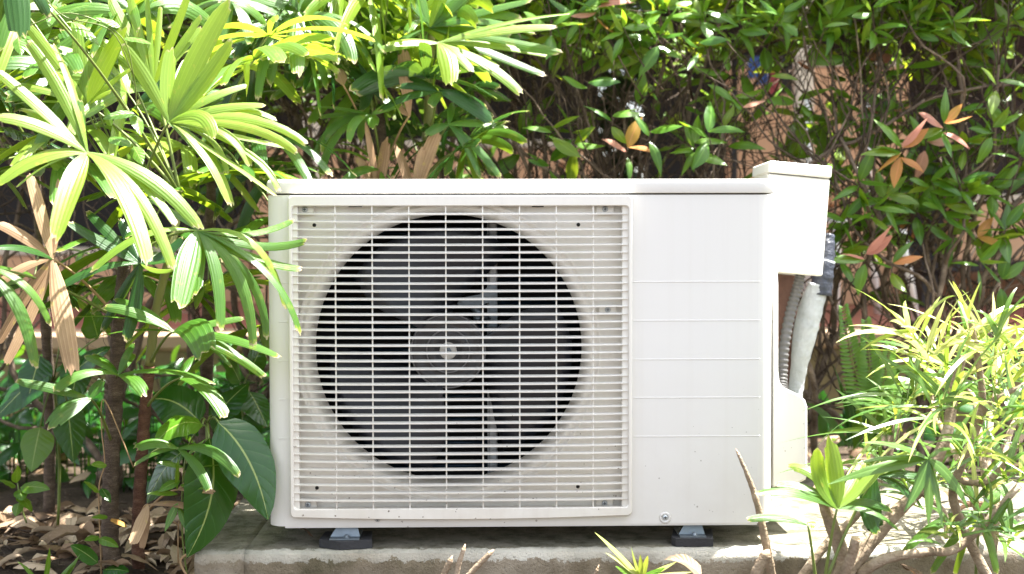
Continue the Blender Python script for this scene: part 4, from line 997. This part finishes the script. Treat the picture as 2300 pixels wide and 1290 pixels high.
stick([(1020, 1320, -.10), (1030, 1270, -.10), (1042, 1232, -.10)], .0050, .003, 'upright stub at bottom centre, tallest of the three')
stick([(1030, 1320, -.12), (1060, 1285, -.12), (1102, 1242, -.12)], .0050, .004, 'slanting pale stub at bottom centre, rightmost of the three')
stick([(1330, 1310, -.10), (1342, 1278, -.10)], .003, .002, 'tiny twig stub left of the small yellow plant')
# ------------------------------------------------------------------ palm seedlings before the right end of the unit
sb = at(1850, 1320, -.24)
ps = thing('palm_seedling', tuple(sb), 'young lady palm with broad upright sunlit leaflets before the right end of the unit', 'palm seedling')
frond_px(ps, (1880, 1142, ), -.26, sb, [(1698, 1108, 40, (1790, 1085), -.02), (1836, 1008, 44, (1832, 1090), .0, 'palm_y'), (1862, 982, 46, (1885, 1080), .02, 'palm_y'), (2020, 1192, 32, (1960, 1125), -.02), (1768, 1046, 34, (1850, 1050), .04, 'palm_y'), (1985, 1035, 40, (1940, 1090), .03, 'palm_y')], 'palm')
frond_px(ps, (1965, 1070), -.22, sb, [(1975, 1200, 62, (1940, 1130), -.03), (2060, 1130, 46, (2020, 1070), .0), (2050, 1010, 40, (2010, 1030), .03, 'palm_y'), (2110, 1080, 40, (2040, 1050), .02)], 'palm_d')
sb2 = at(1835, 1330, -.20)
ps2 = thing('palm_seedling', tuple(sb2), 'single drooping palm leaf on a thin stalk in front of the slab', 'palm seedling')
frond_px(ps2, (1815, 1180), -.20, sb2, [(1676, 1168, 26, (1750, 1150), -.01), (1822, 1188, 26, (1825, 1160), -.02, 'palm_y')], 'palm')
sb3 = at(2190, 1330, -.10)
ps3 = thing('palm_seedling', tuple(sb3), 'shaded palm seedling with strap leaves at the lower right corner', 'palm seedling')
frond_px(ps3, (2200, 1150), -.10, sb3, [(2030, 1240, 32, (2110, 1150), -.02), (2240, 1290, 26, (2225, 1200), -.02), (2300, 1190, 34, (2260, 1140), .0), (2150, 1060, 30, None, .03), (2090, 1290, 24, (2150, 1190), -.02), (2280, 1080, 28, None, .03)], 'palm')
# ------------------------------------------------------------------ small plants
def plant(name, base, label, cat): return thing(name, tuple(base), label, cat)
def broad(root, p0, p2, Y, wpx, mat, ctrl=None, dY=-.02, roll=None, stem=None, prof=p_ovate, name='leaf', fold=.08):
    a, c = at(*p0, Y), at(*p2, Y+dY)
    b = at(*ctrl, Y+dY*.4) if ctrl else (a+c)*.5+ZUP*(c-a).length*.10
    lf = part(name, leaf(a, b, c, wpx/ppm(Y), prof, 6, 12, fold, 0, None, rnd.uniform(-.4, .4) if roll is None else roll, rnd.uniform(-.25, .25), 0, .05), M_[mat], root)
    if stem is not None: part('leaf_stalk', MB().tube(bez(stem, stem.lerp(a, .5)+ZUP*.02, a, 6), .0016, 5), M_['petiole'], lf)
    return lf
b1 = at(440, 1300, .10)
q1 = plant('broad_leaf_plant', b1, 'dark green plant with very large veined leaves beside the left end of the slab', 'plant')
hubq = at(465, 955, .08); part('stem', MB().tube(bez(b1, at(470, 1120, .1), hubq, 8), .003, 6), M_['petiole'], q1)
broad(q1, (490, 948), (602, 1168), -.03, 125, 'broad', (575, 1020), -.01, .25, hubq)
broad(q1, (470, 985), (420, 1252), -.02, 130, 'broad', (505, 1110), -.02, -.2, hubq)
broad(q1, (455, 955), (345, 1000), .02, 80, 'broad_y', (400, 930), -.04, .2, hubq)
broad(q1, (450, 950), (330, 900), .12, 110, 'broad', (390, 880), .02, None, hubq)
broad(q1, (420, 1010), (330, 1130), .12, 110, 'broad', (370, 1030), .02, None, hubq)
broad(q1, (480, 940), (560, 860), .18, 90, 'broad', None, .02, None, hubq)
q2b = at(130, 1180, .45)
q2 = plant('broad_leaf_plant', q2b, 'shaded broad leaved plant at the far left behind the trunks', 'plant')
hub2 = at(120, 860, .42); part('stem', MB().tube(bez(q2b, at(140, 1000, .45), hub2, 8), .003, 6), M_['petiole'], q2)
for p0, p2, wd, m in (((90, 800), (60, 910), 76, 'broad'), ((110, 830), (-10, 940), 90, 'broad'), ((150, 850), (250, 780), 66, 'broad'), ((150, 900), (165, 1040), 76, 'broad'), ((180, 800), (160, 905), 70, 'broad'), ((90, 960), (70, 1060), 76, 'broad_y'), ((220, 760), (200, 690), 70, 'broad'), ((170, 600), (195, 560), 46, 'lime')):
    broad(q2, p0, p2, .40, wd, m, None, -.03, None, hub2)
q3b = at(550, 1120, .42)
q3 = plant('broad_leaf_plant', q3b, 'dark broad leaved plant in the shade between the palms and the unit', 'plant')
hub3 = at(540, 900, .42); part('stem', MB().tube(bez(q3b, at(560, 1000, .42), hub3, 8), .003, 6), M_['petiole'], q3)
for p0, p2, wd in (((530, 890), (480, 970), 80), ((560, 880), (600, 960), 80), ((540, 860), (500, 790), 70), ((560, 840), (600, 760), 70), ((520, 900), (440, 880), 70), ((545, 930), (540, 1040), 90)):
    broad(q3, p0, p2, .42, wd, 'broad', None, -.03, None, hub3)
q4b = at(60, 1175, .22)
q4 = plant('lime_seedling', q4b, 'small bright lime green seedling on the leaf litter at the left edge', 'seedling')
part('stem', MB().tube(bez(q4b, at(45, 1140, .22), at(40, 1085, .22), 6), .0014, 5), M_['petiole'], q4)
for p0, p2, wd in (((38, 1085), (38, 1045), 28), ((36, 1092), (-4, 1078), 34), ((46, 1095), (112, 1100), 36), ((44, 1100), (50, 1125), 30), ((44, 1112), (72, 1150), 36), ((42, 1130), (35, 1160), 26)):
    broad(q4, p0, p2, .20, wd, 'lime', None, -.02, None, None)
q5b = at(228, 1310, .07)
q5 = plant('climbing_vine', q5b, 'thin vine with small heart shaped leaves climbing the thick palm trunk', 'vine')
vp = crom([q5b, at(226, 1240, .06), at(222, 1100, .06), at(235, 1040, .05), at(228, 960, .05), at(236, 900, .04), at(300, 1050, .04)], 6)
part('vine_stem', MB().tube(vp, .0011, 5), M_['petiole_dry'], q5)
for p0, p2, wd, m in (((224, 1105), (188, 1082), 26, 'lime'), ((228, 1097), (248, 1130), 24, 'broad'), ((242, 1160), (205, 1164), 22, 'lime'), ((240, 1045), (204, 1045), 20, 'lime'), ((222, 1205), (190, 1215), 24, 'lime'), ((220, 1265), (158, 1225), 40, 'broad'), ((232, 1280), (290, 1285), 44, 'broad'), ((222, 1210), (266, 1230), 26, 'lime'), ((250, 1165), (285, 1185), 22, 'hedge_o')):
    broad(q5, p0, p2, .05, wd, m, None, -.02, None, None)
q6b = at(330, 330, .05)
q6 = plant('climbing_vine', q6b, 'vine with heart shaped leaves threading the sunlit fronds at upper left', 'vine')
part('vine_stem', MB().tube(crom([q6b, at(310, 260, -.05), at(300, 170, -.1), at(270, 80, -.12), at(160, 30, -.14), at(60, 60, -.15)], 6), .0009, 5), M_['petiole'], q6)
part('vine_stem', MB().tube(crom([at(300, 170, -.1), at(250, 70, -.12), at(150, 40, -.13), at(105, 0, -.14)], 6), .0009, 5), M_['petiole'], q6)
for p0, p2, wd in (((302, 255), (230, 268), 22), ((303, 258), (316, 305), 34), ((310, 258), (300, 245), 20), ((250, 285), (235, 240), 22), ((190, 262), (235, 240), 22), ((160, 50), (225, 105), 26), ((280, 85), (340, 100), 28), ((270, 60), (215, 40), 26), ((150, 28), (205, 12), 24), ((120, 20), (110, 60), 26), ((40, 85), (48, 125), 28), ((245, 310), (295, 330), 32), ((300, 330), (320, 370), 30), ((100, 10), (130, -20), 26)):
    broad(q6, p0, p2, -.12, wd, 'lime', None, -.02, None, None)
q7b = at(425, 1310, .0)
q7 = plant('willow_leaved_weed', q7b, 'slender weed with narrow bright green leaves in front of the large leaves', 'weed')
part('stem', MB().tube(bez(q7b, at(395, 1180, .0), at(418, 1015, -.02), 8), .0014, 5), M_['petiole'], q7)
for p0, p2, wd in (((415, 1030), (465, 985), 16), ((412, 1050), (350, 1040), 18), ((410, 1060), (500, 1045), 16), ((405, 1080), (355, 1105), 22), ((404, 1090), (465, 1100), 18), ((400, 1110), (330, 1110), 18), ((400, 1130), (370, 1195), 18), ((402, 1140), (420, 1195), 16), ((398, 1100), (400, 1030), 14)):
    broad(q7, p0, p2, -.02, wd, 'lime', None, -.02, None, None, p_lance)
q8b = at(1440, 1330, -.14)
q8 = plant('narrow_leaved_sprout', q8b, 'small yellow green sprout with strap leaves at bottom centre right', 'sprout')
part('stem', MB().tube([q8b, at(1440, 1290, -.14)], .002, 5), M_['petiole'], q8)
for tx, ty, cx, cy, wp, m in ((1336, 1196, 1385, 1235, 15, 'vari_p'), (1360, 1242, 1400, 1260, 14, 'vari_p'), (1418, 1228, 1425, 1260, 13, 'vari_l'), (1455, 1248, 1450, 1270, 14, 'vari_l'), (1382, 1272, 1410, 1285, 22, 'lime'), (1520, 1262, 1480, 1280, 16, 'vari_p'), (1555, 1285, 1500, 1290, 14, 'vari_p'), (1495, 1275, 1470, 1285, 20, 'lime'), (1438, 1245, 1440, 1270, 12, 'vari_l'), (1475, 1300, 1460, 1290, 18, 'lime')):
    part('leaf', leaf(at(1440, 1300, -.14), at(cx, cy, -.14), at(tx, ty, -.15), wp/ppm(-.14), p_strap, 2, 8, .12, 0, None, rnd.uniform(-.4, .4)), M_[m], q8)
q9b = at(1960, 960, .62)
q9 = plant('fern', q9b, 'bright green fern behind the pale narrow leaved shrub', 'fern')
for tip, c_ in (((1895, 690), (1905, 800)), ((1945, 720), (1955, 810)), ((2000, 770), (1990, 850))):
    P = bez(q9b, at(*c_, .60), at(*tip, .55), 30)
    fr = part('frond', MB().tube(P, [.0016-.0010*i/30 for i in range(31)], 5), M_['petiole'], q9)
    mb = MB()
    for i in range(6, 31):
        d = (P[i]-P[i-1]).normalized(); s_ = d.cross(Vector((0, -1, .3))).normalized()
        for sg in (-1, 1):
            l = leaf(P[i], P[i]+s_*sg*.016+d*.006, P[i]+(s_*sg*.042+d*.016)*(1.12-i/31), .0085, p_lance, 2, 4, .1, 0, Vector((0, -.8, .5)))
            part('pinna', l, M_['fern'], fr)
q10b = at(1930, 1010, .66)
q10 = plant('low_weed', q10b, 'low dark weed with grassy stems in the litter behind the slab', 'weed')
for k in range(14):
    a = q10b+Vector((rnd.uniform(-.03, .03), rnd.uniform(-.02, .02), 0)); tp = a+Vector((rnd.uniform(-.14, .14), rnd.uniform(-.1, .05), rnd.uniform(.06, .2)))
    part('leaf', leaf(a, a.lerp(tp, .5)+ZUP*.04, tp, rnd.uniform(.012, .03), p_lance, 2, 6, .1), M_['broad' if k % 2 else 'palm'], q10)
q11b = at(70, 1320, .02)
q11 = plant('grass_tuft', q11b, 'few green grass blades at the bottom left corner', 'grass')
for tx, ty, cx, cy, bx in ((112, 1230, 108, 1275, 100), (40, 1262, 70, 1280, 90), (165, 1262, 140, 1290, 120), (180, 1245, 160, 1275, 130)):
    part('leaf', leaf(at(bx, 1320, .02), at(cx, cy, .02), at(tx, ty, .01), 12/ppm(.0), p_lance, 2, 6, .1), M_['lime'], q11)
q12b = at(430, 1310, -.02)
q12 = plant('dry_flower_stalk', q12b, 'yellow dried branching stalk standing at the left corner of the slab', 'stalk')
part('stalk', MB().tube(crom([q12b, at(405, 1262, -.02), at(430, 1240, -.02), at(455, 1225, -.02)], 5), [.0022]*15+[.001], 5), M_['petiole_dry'], q12)
for a, b in (((425, 1245), (415, 1195)), ((430, 1240), (428, 1186)), ((440, 1235), (437, 1212)), ((400, 1265), (400, 1180)), ((400, 1180), (382, 1165)), ((400, 1190), (404, 1160))):
    part('twig', MB().tube([at(*a, -.02), at(*b, -.02)], [.0013, .0007], 5), M_['petiole_dry'], q12)

# ------------------------------------------------------------------ dark undergrowth behind the palms
def undergrowth(n, x0, x1, y0, y1, zmax, label, seed):
    rr_ = random.Random(seed); mb = MB()
    for i in range(n):
        x, y = rr_.uniform(x0, x1), rr_.uniform(y0, y1); p = Vector((x, y, gz(x, y)+rr_.uniform(.02, zmax)))
        T = frame(p, Vector((rr_.gauss(0, .7), rr_.gauss(-.3, .5), rr_.gauss(-.1, .4))), Vector((rr_.gauss(0, .4), -.5, .8)), rr_.uniform(.06, .13))
        me = proto('broad', rr_.randint(0, 11))
        mb.add([T @ v.co for v in me.vertices], [tuple(f.vertices) for f in me.polygons], [(d.uv[0], d.uv[1]) for d in [me.uv_layers[0].data[0]]*len(me.vertices)], True)
        if i % 2 == 0: mb.tube([(x, y, gz(x, y)), p], .0018, 4)
    solo('undergrowth', mb, M_['broad'], label, 'undergrowth', (x0, y0, 0), None, 'stuff')
undergrowth(430, -1.5, -.38, .85, 1.6, .26, 'dark leafy undergrowth behind the palm trunks', 3)
undergrowth(90, .45, 1.5, 1.1, 1.65, .16, 'low dark undergrowth along the retaining wall at the right', 4)

# ------------------------------------------------------------------ fallen leaves
DP = []
for v in range(7):
    rr_ = random.Random(v+40); curl = rr_.uniform(.15, .8)
    mb = leaf(Vector((0, -.5, 0)), Vector((rr_.uniform(-.1, .1), 0, curl*.8)), Vector((rr_.uniform(-.1, .1), .5, rr_.uniform(-.05, .25))), .34+.12*rr_.random(), p_ovate, 4, 8, rr_.uniform(-.6, .5), 0, Vector((0, 0, 1)), 0, rr_.uniform(-.9, .9), 0, .12)
    DP.append(mb.build('dry_leaf', M_['dry']))
rl = random.Random(77)
def litter(n, x0, x1, y0, y1, label, group, smin=.045, smax=.095, zf=None):
    for i in range(n):
        x, y = rl.uniform(x0, x1), rl.uniform(y0, y1)
        z = (zf if zf is not None else gz(x, y)-.004)+rl.uniform(.002, .016)
        o = bpy.data.objects.new('dry_leaf', DP[rl.randrange(7)]); col.objects.link(o)
        s = rl.uniform(smin, smax); o.location = (x, y, z); o.scale = (s*rl.uniform(.6, 1.15), s, s*rl.uniform(.6, 1.3))
        o.rotation_euler = (rl.gauss(0, .28), rl.gauss(0, .28), rl.uniform(0, 6.28))
        tag(o, label, 'leaf', group)
litter(200, -1.0, -.505, .06, .62, 'dry curled brown leaf in the litter left of the slab', 'fallen leaves left of the slab', .028, .082)
litter(40, -1.3, -.45, .75, 1.5, 'dry brown leaf on the shaded soil far behind the palm trunks', 'fallen leaves behind the palms')
litter(60, .40, 1.35, .66, 1.6, 'dry brown leaf on the soil between the slab and the retaining wall', 'fallen leaves behind the slab', .04, .08)
litter(9, .50, 1.0, .12, .58, 'dry leaf lying on top of the slab right of the unit', 'fallen leaves on the slab', .035, .06, .002)
def fallen(px, py, Y, s, rot, label, v=0):
    p = at(px, py, Y); o = bpy.data.objects.new('dry_leaf', DP[v]); col.objects.link(o); o.location = p; o.scale = (s,)*3; o.rotation_euler = rot
    tag(o, label, 'leaf')
fallen(672, 1196, .03, .05, (R(18), R(6), R(80)), 'folded tan leaf wedged under the left front corner of the unit', 2)
fallen(1530, 1284, -.16, .06, (R(30), 0, R(75)), 'brown leaf at the bottom edge beside the small yellow sprout', 4)
fallen(2050, 1284, -.16, .06, (R(20), 0, R(110)), 'pale dry leaf at the bottom edge under the narrow leaved shrub', 3)

mb = MB()
for i in range(420):
    x, y = (rl.uniform(-1.0, -.5), rl.uniform(.05, .9)) if i % 3 else (rl.uniform(.4, 1.3), rl.uniform(.66, 1.5))
    a = rl.uniform(0, 6.28); l = rl.uniform(.008, .05); z = gz(x, y)+rl.uniform(.002, .012)
    d = Vector((math.cos(a), math.sin(a), rl.uniform(-.15, .25)))*l
    mb.tube([(x, y, z), Vector((x, y, z))+d*.5+Vector((0, 0, rl.uniform(-.003, .003))), Vector((x, y, z))+d], rl.uniform(.0006, .0018), 4)
solo('twig_litter', mb, M_['twig'], 'fine broken twigs scattered over the soil', 'twigs', (0, 0, -.06), None, 'stuff')
